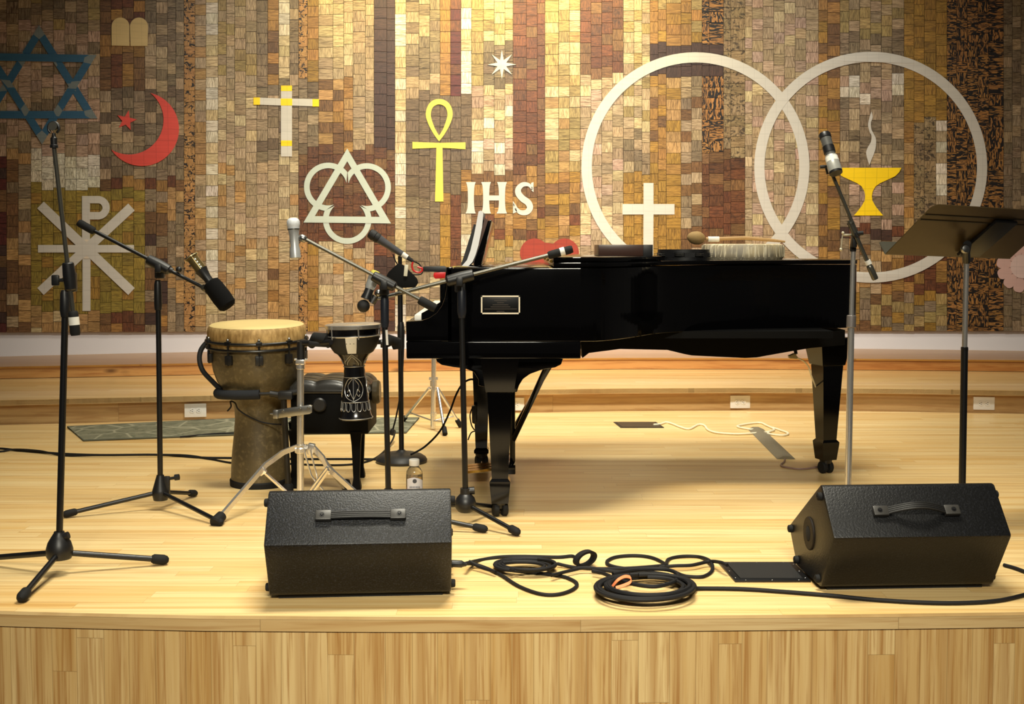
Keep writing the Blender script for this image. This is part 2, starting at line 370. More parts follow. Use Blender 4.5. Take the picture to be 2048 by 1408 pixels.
# later rectangles override earlier ones (photo pixels x0,x1,y0,y1,classes)
REG = [(-300, 2400, -300, 700, 'ggGl'), (-300, 200, -300, 50, 'vgG'), (-300, 204, 50, 304, 'ppGgp'), (-300, 10, 304, 700, 'xxdb'), (10, 62, 304, 700, 'bgbGt'),
       (62, 207, 304, 374, 'W'), (62, 281, 374, 622, 'yymy'), (62, 207, 622, 700, 'ttl'), (207, 281, 622, 700, 'bor'), (200, 300, -300, 172, 'brbo'), (300, 368, -300, 172, 'gGgG'),
       (200, 370, 172, 352, 'gGDG'), (205, 372, 352, 374, 'bor'), (281, 330, 374, 700, 'bbdoG'), (330, 368, 374, 700, 'GgtG'), (368, 390, -300, 700, 'k'), (390, 412, -300, 700, 'tg'), (412, 436, -300, 700, 'wwl'),
       (436, 505, -300, 160, 'ggv'), (505, 527, -300, 160, 'GdG'), (527, 549, -300, 160, 'ob'), (549, 571, -300, 160, 'lwl'), (571, 593, -300, 160, 'gG'), (593, 615, -300, 160, 'k'),
       (615, 637, -300, 160, 'om'), (637, 706, -300, 160, 'lgl'), (436, 505, 160, 314, 'ggl'), (505, 640, 160, 314, 'GgDG'), (436, 593, 314, 700, 'gggtl'), (540, 565, 470, 700, 'tob'),
       (595, 620, 455, 700, 'k'), (620, 642, 455, 700, 'om'), (642, 750, 480, 700, 'gltg'), (750, 790, 480, 700, 'drR'), (640, 706, 160, 300, 'botb'), (706, 748, -300, 300, 'gg'),
       (748, 790, -300, 298, 'd'), (596, 790, 298, 486, 'RRrRb'), (790, 812, -300, 700, 'llw'), (812, 880, -300, 190, 'GgG'), (880, 901, -300, 190, 'om'), (901, 922, -300, 190, 'rx'),
       (922, 943, -300, 190, 'wlw'), (812, 943, 190, 386, 'D'), (812, 880, 386, 560, 'G'), (880, 902, 386, 560, 'om'), (902, 922, 386, 560, 'rR'), (922, 1160, 342, 412, 'obob'),
       (922, 945, 448, 560, 'wl'), (943, 1026, -300, 86, 'lvl'), (943, 962, 86, 172, 'v'), (962, 1048, 86, 172, 'GD'), (943, 1026, 172, 342, 'plgpw'), (1026, 1090, -300, 342, 'rRrb'),
       (1090, 1152, -300, 342, 'vvtl'), (1152, 1237, -300, 152, 'rRb'), (1152, 1237, 152, 560, 'gglp'), (945, 1160, 412, 484, 'ombrt'), (945, 1160, 484, 560, 'gvlt'), (1090, 1160, 342, 430, 'obm'),
       (1237, 1300, -300, 262, 'gvl'), (1237, 1300, 262, 345, 'gG'), (1300, 1404, -300, 92, 'oomv'), (1300, 1448, 92, 156, 'd'), (1300, 1362, 156, 345, 'bomt'), (1362, 1404, 156, 560, 'gGb'),
       (1236, 1362, 345, 560, 'm'), (1404, 1447, -300, 92, 'z'), (1404, 1447, 156, 306, 'z'), (1447, 1490, -300, 306, 'K'), (1404, 1490, 306, 470, 'RrbR'), (1404, 1490, 470, 560, 'tb'),
       (1490, 1637, -300, 560, 'gglgp'), (1637, 1680, -300, 560, 'oomb'), (1680, 1808, -300, 70, 'vvg'), (1680, 1808, 70, 156, 'gG'), (1680, 1808, 156, 200, 'pw'), (1680, 1808, 200, 332, 'gG'),
       (1680, 1808, 332, 452, 'pG'), (1680, 1806, 452, 476, 'rRd'), (1680, 1806, 476, 532, 'Gbt'), (1808, 1896, -300, 242, 'm'), (1808, 1828, 242, 480, 'ot'), (1828, 1872, 242, 480, 'K'),
       (1872, 1894, 242, 480, 'wg'), (1806, 1894, 480, 530, 'ro'), (1700, 1757, 520, 580, 'tg'), (1757, 1894, 520, 582, 'rob'), (1700, 1894, 582, 700, 'mvbG'), (1893, 2007, -300, 700, 'z'), (2007, 2400, -300, 700, 'GgG')]
def classify(u, v):
    c = 'g'
    for x0, x1, y0, y1, k in REG:
        if x0 <= u < x1 and y0 <= v < y1: c = k
    return random.choice(c)
edges = [-270.0]
while edges[-1] < 2330:
    u = edges[-1]; edges.append(u + (23.6 if u < 60 else 23.1 if u < 200 else 22.6 if u < 420 else 22.0 if u < 600 else 21.5))
CUT = [62, 200, 368, 390, 412, 436, 505, 549, 593, 615, 637, 706, 748, 790, 812, 880, 901, 922, 943, 1026, 1090, 1152, 1237, 1300, 1362, 1404, 1447, 1490, 1637, 1680, 1808, 1828, 1872, 1894, 2007]
edges = [min(CUT, key=lambda c: abs(c-e)) if min(abs(c-e) for c in CUT) < 11 else e for e in edges]
edges = sorted(set(edges))
e2 = [edges[0]]
for e in edges[1:]:
    g = e-e2[-1]
    if g < 14: continue
    if g > 31: e2.append(e2[-1]+g/2)
    e2.append(e)
edges = e2
BOT = [(-300, 667), (0, 665), (600, 663), (1500, 662), (2350, 663)]
mural = thing('mosaic_mural', (0, 9.4, 0.37), 'large mosaic of square wood tiles with faith symbols on the back wall', 'mosaic')
bm = bmesh.new(); uvl = bm.loops.layers.uv.new('UVMap')
cl = bm.loops.layers.float_color.new('tile_color'); mk = bm.loops.layers.float_color.new('tile_mark')
for u0, u1 in zip(edges, edges[1:]):
    uc = (u0+u1)/2; vb = interp(BOT, uc); h = 21.6 if uc > 400 else 22.4; v = vb
    first = random.uniform(0.35, 1.0)
    while v > -190:
        vt = v-h*first*random.uniform(0.96, 1.04); first = 1.0
        k = classify(uc, (v+vt)/2); base = lin(PAL[k]); j = random.uniform(0.80, 1.16); jr = random.uniform(0.96, 1.04); jb = random.uniform(0.92, 1.08)
        if k in 'dDWxzk': j = 0.9+0.3*(j-0.74)
        c = (base[0]*j*jr, base[1]*j, base[2]*j*jb, 1.0)
        mkc = (STREAK[k]*random.uniform(.4, 1.2), BLOT.get(k, 0.06 if random.random() < .25 else 0.0), ZEB.get(k, 0.0), random.random())
        gap = 0.35; rel = 0.012+random.uniform(0, 0.004)
        q = [(u0+gap, v-gap), (u1-gap, v-gap), (u1-gap, vt+gap), (u0+gap, vt+gap)]
        fr = [bm.verts.new(P(a, b, DW(a)-rel)) for a, b in q]; bk = [bm.verts.new(P(a, b, DW(a)+0.004)) for a, b in q]
        rot = random.random() < 0.5; ou, ov = random.uniform(0, 90), random.uniform(0, 90)
        loc = [(0, 0), (1, 0), (1, 1), (0, 1)]
        if rot: loc = [(y, x) for x, y in loc]
        fs = [bm.faces.new(fr)] + [bm.faces.new([fr[i], bk[i], bk[(i+1) % 4], fr[(i+1) % 4]]) for i in range(4)]
        for n_, f in enumerate(fs):
            for i_, lp in enumerate(f.loops):
                lp[cl] = c; lp[mk] = mkc
                a = loc[i_] if n_ == 0 else (0.02, 0.02)
                lp[uvl].uv = (a[0]+ou, a[1]+ov)
        v = vt
me = bpy.data.meshes.new('tile_panel'); 
bmesh.ops.translate(bm, vec=-Vector(mural.location), verts=bm.verts); bm.normal_update(); bm.to_mesh(me); bm.free()
t = NT('mosaic_tiles'); uvn = t.coord('UV')
at = t.n('ShaderNodeAttribute'); at.attribute_name = 'tile_color'; am = t.n('ShaderNodeAttribute'); am.attribute_name = 'tile_mark'
sm = t.n('ShaderNodeSeparateColor'); t.l(am.outputs['Color'], sm.inputs[0])
def uvs(a, b):
    mp = t.n('ShaderNodeMapping'); mp.inputs['Scale'].default_value = (a, b, 1); t.l(uvn, mp.inputs[0]); return mp.outputs[0]
g1 = t.noise(uvs(1.2, 9), 1.0, 4, 0.6, 1.0); g2 = t.noise(uvs(0.8, 5), 1.0, 2, 0.5, 1.8); g3 = t.noise(uvs(2.6, 2.2), 1.0, 4, 0.6, 1.0); g4 = t.noise(uvs(1.1, 5.0), 1.0, 1, 0.5, 1.6)
c = at.outputs['Color']
g5 = t.noise(uvs(1.0, 16), 1.0, 2, 0.5, 0.8)
c = t.mix(t.ramp(g1, 0.38, 0.62), t.mix(1.0, c, (0.64, 0.61, 0.56), 'MULTIPLY'), t.mix(1.0, c, (1.22, 1.22, 1.22), 'MULTIPLY'))
c = t.mix(t.math('MULTIPLY', t.ramp(g5, 0.54, 0.62), 0.7), c, t.mix(1.0, c, (0.5, 0.44, 0.38), 'MULTIPLY'))
c = t.mix(t.math('MULTIPLY', t.ramp(g2, 0.54, 0.68), sm.outputs[0]), c, t.mix(1.0, c, (0.30, 0.24, 0.2), 'MULTIPLY'))
c = t.mix(t.math('MULTIPLY', t.ramp(g3, 0.545, 0.57), sm.outputs[1]), c, lin((26, 18, 14)))
c = t.mix(t.math('MULTIPLY', t.ramp(g4, 0.475, 0.51), sm.outputs[2]), c, lin((22, 15, 12)))
t.col(c); t.set(0.5, spec=0.35); t.bump(g1, 0.15)
me.materials.append(t.m); o = bpy.data.objects.new('tile_panel', me); COL.objects.link(o); o.parent = mural
m = MB(); R = []
for u in range(-270, 2340, 45):
    b0 = P(u, interp(BOT, u)-1, DW(u)); tp = P(u, -185, DW(u))
    R.append([(b0.x, DW(u)+0.004, b0.z), (tp.x, DW(u)+0.004, tp.z), (tp.x, DW(u)+0.014, tp.z), (b0.x, DW(u)+0.014, b0.z)])
m.loft(R); m.build('backing_board', plain('mosaic_backing', (52, 36, 26), 0.8), mural, sharp=25)

def inlay_mat(name, rgb, grain=0.10, seam=0.25):
    t = NT(name); v = t.coord('Object', (1, 1, 1)); n1 = t.noise(t.coord('Object', (4, 4, 60)), 1.0, 3); n2 = t.noise(v, 3.5, 3)
    c = lin(rgb); x = t.mix(n1, tuple(a*(1-grain) for a in c), tuple(min(1, a*(1+grain)) for a in c))
    x = t.mix(t.math('MULTIPLY', t.ramp(n2, 0.55, 0.8), 0.3), x, tuple(a*0.72 for a in c))
    br = t.n('ShaderNodeTexBrick'); br.offset = 0.0; br.inputs['Scale'].default_value = 1.0; br.inputs['Mortar Size'].default_value = 0.0016
    br.inputs['Brick Width'].default_value = 0.086; br.inputs['Row Height'].default_value = 0.086
    tc = t.n('ShaderNodeTexCoord'); sp = t.n('ShaderNodeSeparateXYZ'); cb = t.n('ShaderNodeCombineXYZ'); t.l(tc.outputs['Object'], sp.inputs[0])
    t.l(sp.outputs[0], cb.inputs[0]); t.l(sp.outputs[2], cb.inputs[1]); t.l(cb.outputs[0], br.inputs['Vector'])
    x = t.mix(t.math('MULTIPLY', br.outputs['Fac'], seam), x, tuple(a*0.45 for a in c)); t.col(x); t.set(0.5, spec=0.35); return t.m
IW = inlay_mat('inlay_white', (192, 186, 176)); IR = inlay_mat('inlay_red', (204, 70, 58), .15, .5); IB = inlay_mat('inlay_blue', (44, 88, 118), .18)
IY = inlay_mat('inlay_yellow', (240, 200, 8), .08, .6); IA = inlay_mat('inlay_pale_yellow', (208, 190, 78)); IG = inlay_mat('inlay_grey_green', (176, 184, 172), .06, .1)
IT = inlay_mat('inlay_tablet', (198, 172, 118)); IP = inlay_mat('inlay_pink', (206, 168, 158), .1, .1)
def inl(mb, outer, holes=(), off=0.021):
    loops = [[Vector((x, -y, 0)) for x, y in outer]] + [[Vector((x, -y, 0)) for x, y in h] for h in holes]
    flat = [p for l in loops for p in l]
    tr = tessellate_polygon(loops)
    V = [mb.bm.verts.new(P(p.x, -p.y, DW(p.x)-off)) for p in flat]; W = [mb.bm.verts.new(P(p.x, -p.y, DW(p.x)-0.009)) for p in flat]
    for a, b, c in tr: mb._f([V[a], V[b], V[c]])
    i = 0
    for l in loops:
        n = len(l)
        for k in range(n): mb._f([V[i+k], V[i+(k+1) % n], W[i+(k+1) % n], W[i+k]])
        i += n
    return mb
def inlay(name, mat, shapes, label, off=0.021):
    mb = MB()
    for s in shapes:
        o_, h_ = (s if isinstance(s, tuple) else (s, ()))
        inl(mb, o_, h_, off)
    return mb.build(name, mat, mural, label=label, sharp=50)
def arc(cx, cy, r, a0, a1, n=40, ry=None):
    ry = ry or r
    return [(cx+r*math.cos(math.radians(a0+(a1-a0)*k/n)), cy-ry*math.sin(math.radians(a0+(a1-a0)*k/n))) for k in range(n+1)]
def band(cx, cy, ro, ri, a0, a1, n=40): return arc(cx, cy, ro, a0, a1, n)+arc(cx, cy, ri, a1, a0, n)
def ringp(cx, cy, r, th, ry=None, n=96):
    ry = ry or r
    return (arc(cx, cy, r, 0, 360*(n-1)/n, n-1, ry), [arc(cx, cy, r-th, 0, 360*(n-1)/n, n-1, ry-th)])
def star(cx, cy, R, r, n, rot=90):
    return [(cx+(R if k % 2 == 0 else r)*math.cos(math.radians(rot+180.0*k/n)), cy-(R if k % 2 == 0 else r)*math.sin(math.radians(rot+180.0*k/n))) for k in range(2*n)]
def rect(x0, y0, x1, y1): return [(x0, y0), (x1, y0), (x1, y1), (x0, y1)]
def tri_ring(p, th):
    c = (sum(q[0] for q in p)/3, sum(q[1] for q in p)/3)
    a = p[0]; b = p[1]
    area2 = abs((p[1][0]-p[0][0])*(p[2][1]-p[0][1])-(p[2][0]-p[0][0])*(p[1][1]-p[0][1]))
    per = sum(math.dist(p[i], p[(i+1) % 3]) for i in range(3)); r = area2/per
    k = (r-th)/r
    # incentre
    l = [math.dist(p[1], p[2]), math.dist(p[0], p[2]), math.dist(p[0], p[1])]
    ic = tuple(sum(l[i]*p[i][j] for i in range(3))/per for j in (0, 1))
    return (list(p), [[(ic[0]+(q[0]-ic[0])*k, ic[1]+(q[1]-ic[1])*k) for q in p]])
def bar(a, b, w):
    d = (b[0]-a[0], b[1]-a[1]); L = math.hypot(*d); n = (-d[1]/L*w/2, d[0]/L*w/2)
    return [(a[0]+n[0], a[1]+n[1]), (b[0]+n[0], b[1]+n[1]), (b[0]-n[0], b[1]-n[1]), (a[0]-n[0], a[1]-n[1])]
def ribbon(pts, ws):
    L, Rr = [], []
    for i, p in enumerate(pts):
        a = pts[max(i-1, 0)]; b = pts[min(i+1, len(pts)-1)]; d = (b[0]-a[0], b[1]-a[1]); l = math.hypot(*d) or 1
        n = (-d[1]/l*ws[i]/2, d[0]/l*ws[i]/2); L.append((p[0]+n[0], p[1]+n[1])); Rr.append((p[0]-n[0], p[1]-n[1]))
    return L+Rr[::-1]
def sm2(pts, n=6):
    return [(v.x, v.y) for v in catmull([Vector((x, y, 0)) for x, y in pts], n)]
IJ = inlay_mat('inlay_slate', (112, 122, 122), .2)
def star_tri(p, label, off):
    o_, h_ = tri_ring(p, 15); mb = MB(); inl(mb, o_, h_, off); mb.mi = 1; h_ = h_[0]
    for i in range(3):
        a = p[i]; e = [(a[0]+(p[k][0]-a[0])*f, a[1]+(p[k][1]-a[1])*f) for k, f in ((i-1, .10), ((i+1) % 3, .10))]
        inl(mb, [a, e[0], h_[i], e[1]], (), off+.0012)
    for i in range(3):
        a, b = p[i], p[(i+1) % 3]; ha, hb = h_[i], h_[(i+1) % 3]
        for f in (1/3, 2/3):
            q = [(a[0]+(b[0]-a[0])*(f+g), a[1]+(b[1]-a[1])*(f+g)) for g in (-.045, .045)]
            t0 = 1/3 if f < .5 else 2/3
            u = [(ha[0]+(hb[0]-ha[0])*(t0+g), ha[1]+(hb[1]-ha[1])*(t0+g)) for g in (-.05, .05)]
            inl(mb, [q[0], q[1], u[1], u[0]], (), off+.0012)
    return mb.build('six_pointed_star', [IB, IJ], mural, label=label, sharp=50)
star_tri([(78, 50), (195, 237), (-36, 237)], 'blue upright triangle of the six-pointed star', 0.021)
star_tri([(84, 289), (193, 110), (-33, 106)], 'blue inverted triangle of the six-pointed star', 0.024)
inlay('tablet', IT, [arc(241, 53, 18, 0, 180, 16)+[(223, 91), (259, 92)]], 'pale rounded tablet, left of the pair')
inlay('tablet', IT, [arc(278, 53, 18, 0, 180, 16)+[(261, 92), (295, 92)]], 'pale rounded tablet, right of the pair')
oc, ic = (284, 258, 74), (258, 240, 69)
# crescent between two circles
d = math.dist(oc[:2], ic[:2]); a_ = (oc[2]**2-ic[2]**2+d*d)/(2*d); base = math.degrees(math.atan2(-(ic[1]-oc[1]), ic[0]-oc[0])); ao = math.degrees(math.acos(a_/oc[2])); ai = math.degrees(math.acos((d-a_)/ic[2]))
out = arc(oc[0], oc[1], oc[2], base-360+ao, base-ao, 48); inn = arc(ic[0], ic[1], ic[2], base+180+ai, base+180-ai, 40)
inlay('crescent', IR, [out+inn[1:-1] if math.dist(out[-1], inn[0]) < math.dist(out[-1], inn[-1]) else out+inn[::-1][1:-1]], 'red crescent')
inlay('five_pointed_star', IR, [star(253, 241, 21, 8.5, 5, 78)], 'small red five-pointed star in the crescent')
mb = MB(); inl(mb, rect(562, 171, 584, 313)); inl(mb, [(507, 195), (562, 197), (562, 211), (507, 209)]); inl(mb, [(584, 197), (638, 198), (638, 213), (584, 211)])
mb.build('latin_cross', IW, mural, label='white cross with yellow tips')
for q in (rect(562, 171, 584, 182), rect(561.5, 197, 584.5, 211), rect(507, 195, 520, 209.5), rect(625, 198, 638, 213), rect(562, 281, 584, 292)):
    inlay('cross_tip', IY, [q], 'yellow square on the white cross', 0.0225)
inlay('triangle_knot', IG, [tri_ring([(694.5, 297), (782, 447), (607, 445)], 13), arc(656.4, 373.7, 48.4, 38, 262, 40)+arc(656.4, 373.7, 37.2, 288, 12, 40), arc(733.4, 374.8, 48.4, 142, -82, 40)+arc(733.4, 374.8, 37.2, -108, 168, 40), arc(694.4, 439.4, 48.5, 158, 382, 40)+arc(694.4, 439.4, 37.2, 408, 132, 40)], 'pale triangle laced with three rings')
def zp(x, y): return (560+x/3.2, y/3.2)
loop_o = sm2([zp(*p) for p in [(1018, 905), (985, 860), (950, 795), (933, 735), (945, 680), (975, 645), (1018, 633), (1062, 645), (1094, 680), (1105, 735), (1088, 795), (1052, 860), (1018, 905)]])
loop_i = sm2([zp(*p) for p in [(1018, 868), (993, 825), (972, 770), (965, 730), (975, 692), (995, 674), (1018, 668), (1042, 674), (1062, 692), (1072, 730), (1064, 770), (1044, 825), (1018, 868)]])
inlay('ankh', IA, [(loop_o[:-1], [loop_i[:-1]]), [zp(847, 908), zp(1000, 914), zp(1040, 914), zp(1187, 911), zp(1187, 955), zp(1040, 946), zp(1000, 946), zp(847, 952)], [zp(1001, 944), zp(1040, 944), zp(1046, 1290), zp(992, 1290)]], 'pale yellow ankh')
inlay('eight_pointed_star', IW, [star(1003.7, 129, 29, 9.5, 8, 90)], 'white eight-pointed star')
def letter_bar(x0, x1, y0, y1, w):
    c = (x0+x1)/2; ym = (y0+y1)/2
    L = sm2([(x0, y0), (c-w, y0+10), (c-w+1, ym), (c-w, y1-10), (x0-1, y1)], 5); Rr = sm2([(x1, y1), (c+w, y1-10), (c+w-1, ym), (c+w, y0+10), (x1, y0)], 5)
    return L+Rr
Sx = sm2([(1066, 380), (1058, 370), (1046, 369), (1037, 377), (1037, 387), (1045, 397), (1056, 405), (1060, 415), (1054, 424), (1042, 425), (1033, 418), (1028, 407)], 5)
n = len(Sx); Sw = [3+10.0*math.sin(PI*min(1, max(0, i/(n-1))))**0.8 for i in range(n)]
mb = MB(); inl(mb, letter_bar(932, 951.5, 364, 427, 7)); inl(mb, letter_bar(962.5, 982, 364, 427, 7)); inl(mb, letter_bar(994, 1014, 364, 427, 7)); inl(mb, rect(976, 391, 1000, 401)); inl(mb, ribbon(Sx, Sw))
inl(mb, [(1062, 366), (1067, 364), (1067, 384), (1063, 381)]); inl(mb, [(1026, 402), (1031, 409), (1034, 424), (1026, 427)])
mb.build('lettering', IW, mural, label='white letters IHS')
inlay('ring', IW, [ringp(1391, 333.5, 228, 20.5, 229)], 'white ring, left of the two linked rings')
inlay('ring', IW, [ringp(1741.5, 334.5, 233, 20.5, 231)], 'white ring, right of the two linked rings', 0.023)
inlay('plain_cross', IW, [[(1287, 366), (1307, 366), (1307, 408), (1349, 408), (1349, 429), (1307, 429), (1306, 560), (1286, 560), (1287, 429), (1245, 429), (1245, 408), (1287, 408)]], 'plain white cross inside the left ring')
def z3(x, y): return (1560+x/4.19, 220+y/4.19)
cup = [z3(*p) for p in [(1018, 484), (1000, 520), (965, 555), (900, 585), (840, 612), (800, 640), (778, 680), (770, 720), (775, 760), (800, 805), (835, 850), (865, 884)]]
cupl = [(2*z3(742, 0)[0]-x, y) for x, y in cup][::-1]
inlay('chalice', IY, [cup+cupl], 'yellow chalice inside the right ring')
fl_l = sm2([z3(*p) for p in [(766, 12), (748, 70), (738, 125), (750, 180), (768, 220), (760, 270), (735, 315), (722, 360), (735, 420), (750, 462)]], 5)
fl_r = sm2([z3(*p) for p in [(750, 462), (765, 420), (790, 360), (804, 300), (803, 240), (785, 200), (766, 160), (762, 110), (776, 60), (766, 12)]], 5)
inlay('flame', IW, [fl_l[:-1]+fl_r[:-1]], 'white wisp of flame above the chalice')
heart = arc(1069, 506, 29, 190, 40, 24)[:-1]+arc(1129, 506, 29, 140, -10, 24)+[(1150, 530), (1100, 580), (1048, 530)]
inlay('heart', inlay_mat('inlay_rust_red', (142, 50, 34), .25, .6), [heart], 'red heart-like inlay behind the piano')
mb = MB()
for q in (rect(164, 392, 180, 500), rect(165, 500, 181, 622), bar((81, 410), (263, 583), 19), bar((263, 414), (81, 583), 19), rect(76, 490, 268, 505)): inl(mb, q)
inl(mb, [(176, 392), (196, 392)]+arc(196, 415.5, 23.5, 88, -88, 18)+[(176, 439), (176, 424)]+[(196, 424)]+arc(196, 415.5, 9, -80, 80, 10)+[(176, 406.5)], (), 0.0225)
mb.build('chi_rho', IW, mural, label='white monogram of crossed bars and a P')
inlay('hub_disc', inlay_mat('inlay_grain', (206, 192, 172), .3), [arc(173, 498, 19.5, 0, 345, 23)], 'grained disc at the centre of the monogram', 0.024)
pet = []
for k in range(12):
    a = k*30+10; pet.append(ribbon(sm2([(2045+22*math.cos(math.radians(a)), 533+22*math.sin(math.radians(a))), (2045+40*math.cos(math.radians(a)), 533+40*math.sin(math.radians(a))), (2045+52*math.cos(math.radians(a)), 533+52*math.sin(math.radians(a)))], 4), [10, 13, 17, 20, 22, 22, 20, 16, 9]))
inlay('petal_flower', IP, pet, 'pale pink flower at the right end')
inlay('petal_flower', inlay_mat('inlay_shell', (214, 186, 178)), [arc(2045, 533, 24, 0, 345, 23)], 'round centre of the pink flower', 0.024)

# ------------------------------------------------------------------ grand piano
YN, YF = 4.53, 5.93          # near (treble) and far (bass) sides
def Z(py, y=YN): return P(1024, py, y).z
def X(px, y=YN): return P(px, 600, y).x
ZB, ZR, ZT = Z(717), Z(683), 0.963
piano = thing('grand_piano', (0.4, 5.1, 0), 'glossy black grand piano standing across the stage with closed lid', 'piano')
side = [(-0.246, YN), (0.10, YN), (0.26, YN), (0.34, YN+0.02), (0.42, 4.64), (0.50, 4.76), (0.60, 4.93), (0.72, 5.03), (0.86, 5.11), (1.03, 5.17), (1.25, 5.22), (1.42, 5.26), (1.50, 5.30), (1.545, 5.38), (1.555, 5.48), (1.54, 5.62), (1.47, 5.76), (1.34, 5.86), (1.15, YF)]
sidec = [Vector((x, y, 0)) for x, y in side]; sidec = sidec[:3]+catmull(sidec[2:], 5)[1:]
outl = [(p.x, p.y) for p in sidec]+[(-0.246, YF)]
m = MB(); m.prism([(x, y, ZR) for x, y in outl], (0, 0, ZT-ZR), 0.004); m.build('case', GLOSSB, piano, sharp=25)
def inset(pts, dy): return [(x, y+dy if y < 5.3 else y-dy*0.3) for x, y in pts]
lid = [(x, y-0.012 if y < 5.45 else y+0.01) for x, y in outl if x > 0.158]; lid = [(0.157, YN-0.012)]+lid[:]+[(0.157, YF+0.01)]
lid = [q for q in lid if q != (-0.246, YF)]
m = MB(); m.prism([(x, y, ZT+0.004) for x, y in lid], (0, 0, 0.018), 0.005); LT = ZT+0.022; lo = m.build('lid', GLOSSB, piano, sharp=25)
flap = [q for q in lid if q[0] < 0.615]; flap = [q for q in flap if q[1] < 5.3]; 
flap = flap+[(0.615, max(q[1] for q in flap)+0.0), (0.615, YF), (0.157, YF)]
flap = [q for i, q in enumerate(flap) if i == 0 or math.dist(q, flap[i-1]) > 1e-4]
m = MB(); m.prism([(x, y+0.006 if y < 5.4 else y, LT+0.001) for x, y in flap], (0, 0, 0.019), 0.005); m.build('folded_lid_leaf', GLOSSB, piano, sharp=25)
FT = LT+0.020
for yy in (4.75, 5.2, 5.65):
    m = MB(); m.tube((0.153, yy-0.06, ZT+0.024), (0.153, yy+0.06, ZT+0.024), 0.006, seg=10); m.build('hinge', BRASS, lo)
m = MB(); m.box((-0.04, (YN+YF)/2, ZT+0.0005), (0.36, YF-YN-0.02, 0.006), bevel=0.002); m.build('music_shelf', GLOSSB, piano)
# arms of the keyboard end
armpx = [(812, 683), (812, 643), (843, 641), (858, 636), (873, 626), (884, 611), (890, 594), (893, 575), (893, 568), (890, 556), (893, 534), (905, 534), (905, 683)]
arm = [(X(a), Z(b)) for a, b in armpx]
for y0, nm in ((YN, 'arm'), (YF-0.075, 'arm')):
    m = MB(); m.prism([(x, y0, z) for x, z in arm], (0, 0.075, 0), 0.004); m.build(nm, GLOSSB, piano)
KX = X(812)
m = MB(); m.box(((KX+X(1162))/2, (YN+YF)/2, (ZB+ZR)/2-0.001), (X(1162)-KX, YF-YN+0.004, ZR-ZB), bevel=0.006); m.build('keybed', GLOSSB, piano)
m = MB(); m.box((KX+0.011, (YN+YF)/2, ZR+0.036), (0.022, YF-YN-0.15, 0.072), bevel=0.003); m.build('key_slip', GLOSSB, piano)
m = MB(); m.box((-0.262, (YN+YF)/2, ZR+0.12), (0.03, YF-YN-0.15, 0.22), bevel=0.006); m.build('fallboard', GLOSSB, piano)
m = MB(); m.box((KX+0.10, (YN+YF)/2, ZR+0.033), (0.155, YF-YN-0.16, 0.066)); m.build('key_frame', MATTEB, piano)
m = MB(); m2 = MB(); ky0, ky1 = YN+0.095, YF-0.095; kw = (ky1-ky0)/52
for k in range(52):
    m.box((KX+0.098, ky0+kw*(k+0.5), ZR+0.083), (0.148, kw*0.94, 0.024), bevel=0.0012)
    if k % 7 not in (1, 4): m2.box((KX+0.123, ky0+kw*(k+1), ZR+0.100), (0.095, kw*0.5, 0.014), bevel=0.001)
m.build('white_keys', plain('ivory', (236, 232, 222), 0.3, var=.02), piano, label='row of ivory keys'); m2.build('black_keys', GLOSSB, piano)
for yy in (YN+0.085, YF-0.085):
    m = MB(); m.prism([(KX+a_, yy-.009, z_) for a_, z_ in ((.052, ZR), (.052, .788), (.085, .806), (.125, .832), (.172, .872), (.172, ZR))], (0, .018, 0), .002); m.build('key_block', GLOSSB, piano)
# music desk
def desk(mb, px, y0, y1): mb.prism([P(a, b, (y0)) for a, b in px], (0, y1-y0, 0), 0.001)
m = MB(); m.prism([P(a, b, 4.78) for a, b in [(977, 441), (983, 440), (962, 531), (949, 534), (948, 522)]], (0, 0.85, 0), 0.002); m.build('music_desk', GLOSSB, piano)
# underside
m = MB(); und = [(1160, 672), (1165, 716), (1178, 706), (1240, 698), (1335, 700), (1368, 708), (1384, 711), (1490, 716), (1512, 715), (1580, 703), (1622, 696), (1690, 690), (1690, 660)]
m.prism([P(a, b, 5.3) for a, b in und], (0, 0.35, 0), 0.0); m.build('underframe', MATTEB, piano)
m = MB(); m.box((0.55, 5.42, ZR-0.012), (1.6, 0.78, 0.03)); m.build('soundboard_frame', MATTEB, piano)
def sq(c, hx, hy, z, rot=0.0):
    cs, sn = math.cos(rot), math.sin(rot)
    return [(c[0]+cs*a-sn*b, c[1]+sn*a+cs*b, z) for a, b in ((-hx, -hy), (hx, -hy), (hx, hy), (-hx, hy))]
def caster(par, c, rot=0.0, h=0.062):
    R = h*0.46; ax = Vector((math.cos(rot), math.sin(rot), 0))
    cm = MB()
    cm.lathe((c[0], c[1], h*0.75), (0, 0, 1), [(0, 0.026), (0.02, 0.03), (0.03, 0.02), (0.045, 0.015)], 16)
    cm.box((c[0], c[1], h*0.72), (0.05, 0.03, 0.03), Matrix.Rotation(rot, 3, 'Z'), 0.006)
    o = cm.build('caster', BLACKM, par)
    for s in (-1, 1):
        w = MB(); w.lathe(Vector((c[0], c[1], R))+ax*(s*0.007), ax*s, [(0, R*0.9), (0.003, R), (0.017, R), (0.021, R*0.85), (0.021, R*0.3)], 22); w.build('wheel', RUBBER, o)
def piano_leg(c, ztop, w, rot=0.0, zblock=None, zfoot=(0.075, 0.165)):
    m = MB(); h = w/2
    prof = [(zfoot[0], h*0.66), (zfoot[1]-0.02, h*0.80), (zfoot[1]-0.006, h*0.82), (zfoot[1], h*0.72), (zfoot[1]+0.005, h*0.64), (zblock, h*0.98), (zblock+0.004, h*1.10), (ztop-0.02, h*1.45), (ztop, h*1.5)]
    m.loft([sq(c, q, q, z, rot) for z, q in prof]); o = m.build('leg', GLOSSB, piano, sharp=15); caster(o, c, rot*0.5+0.25); return o
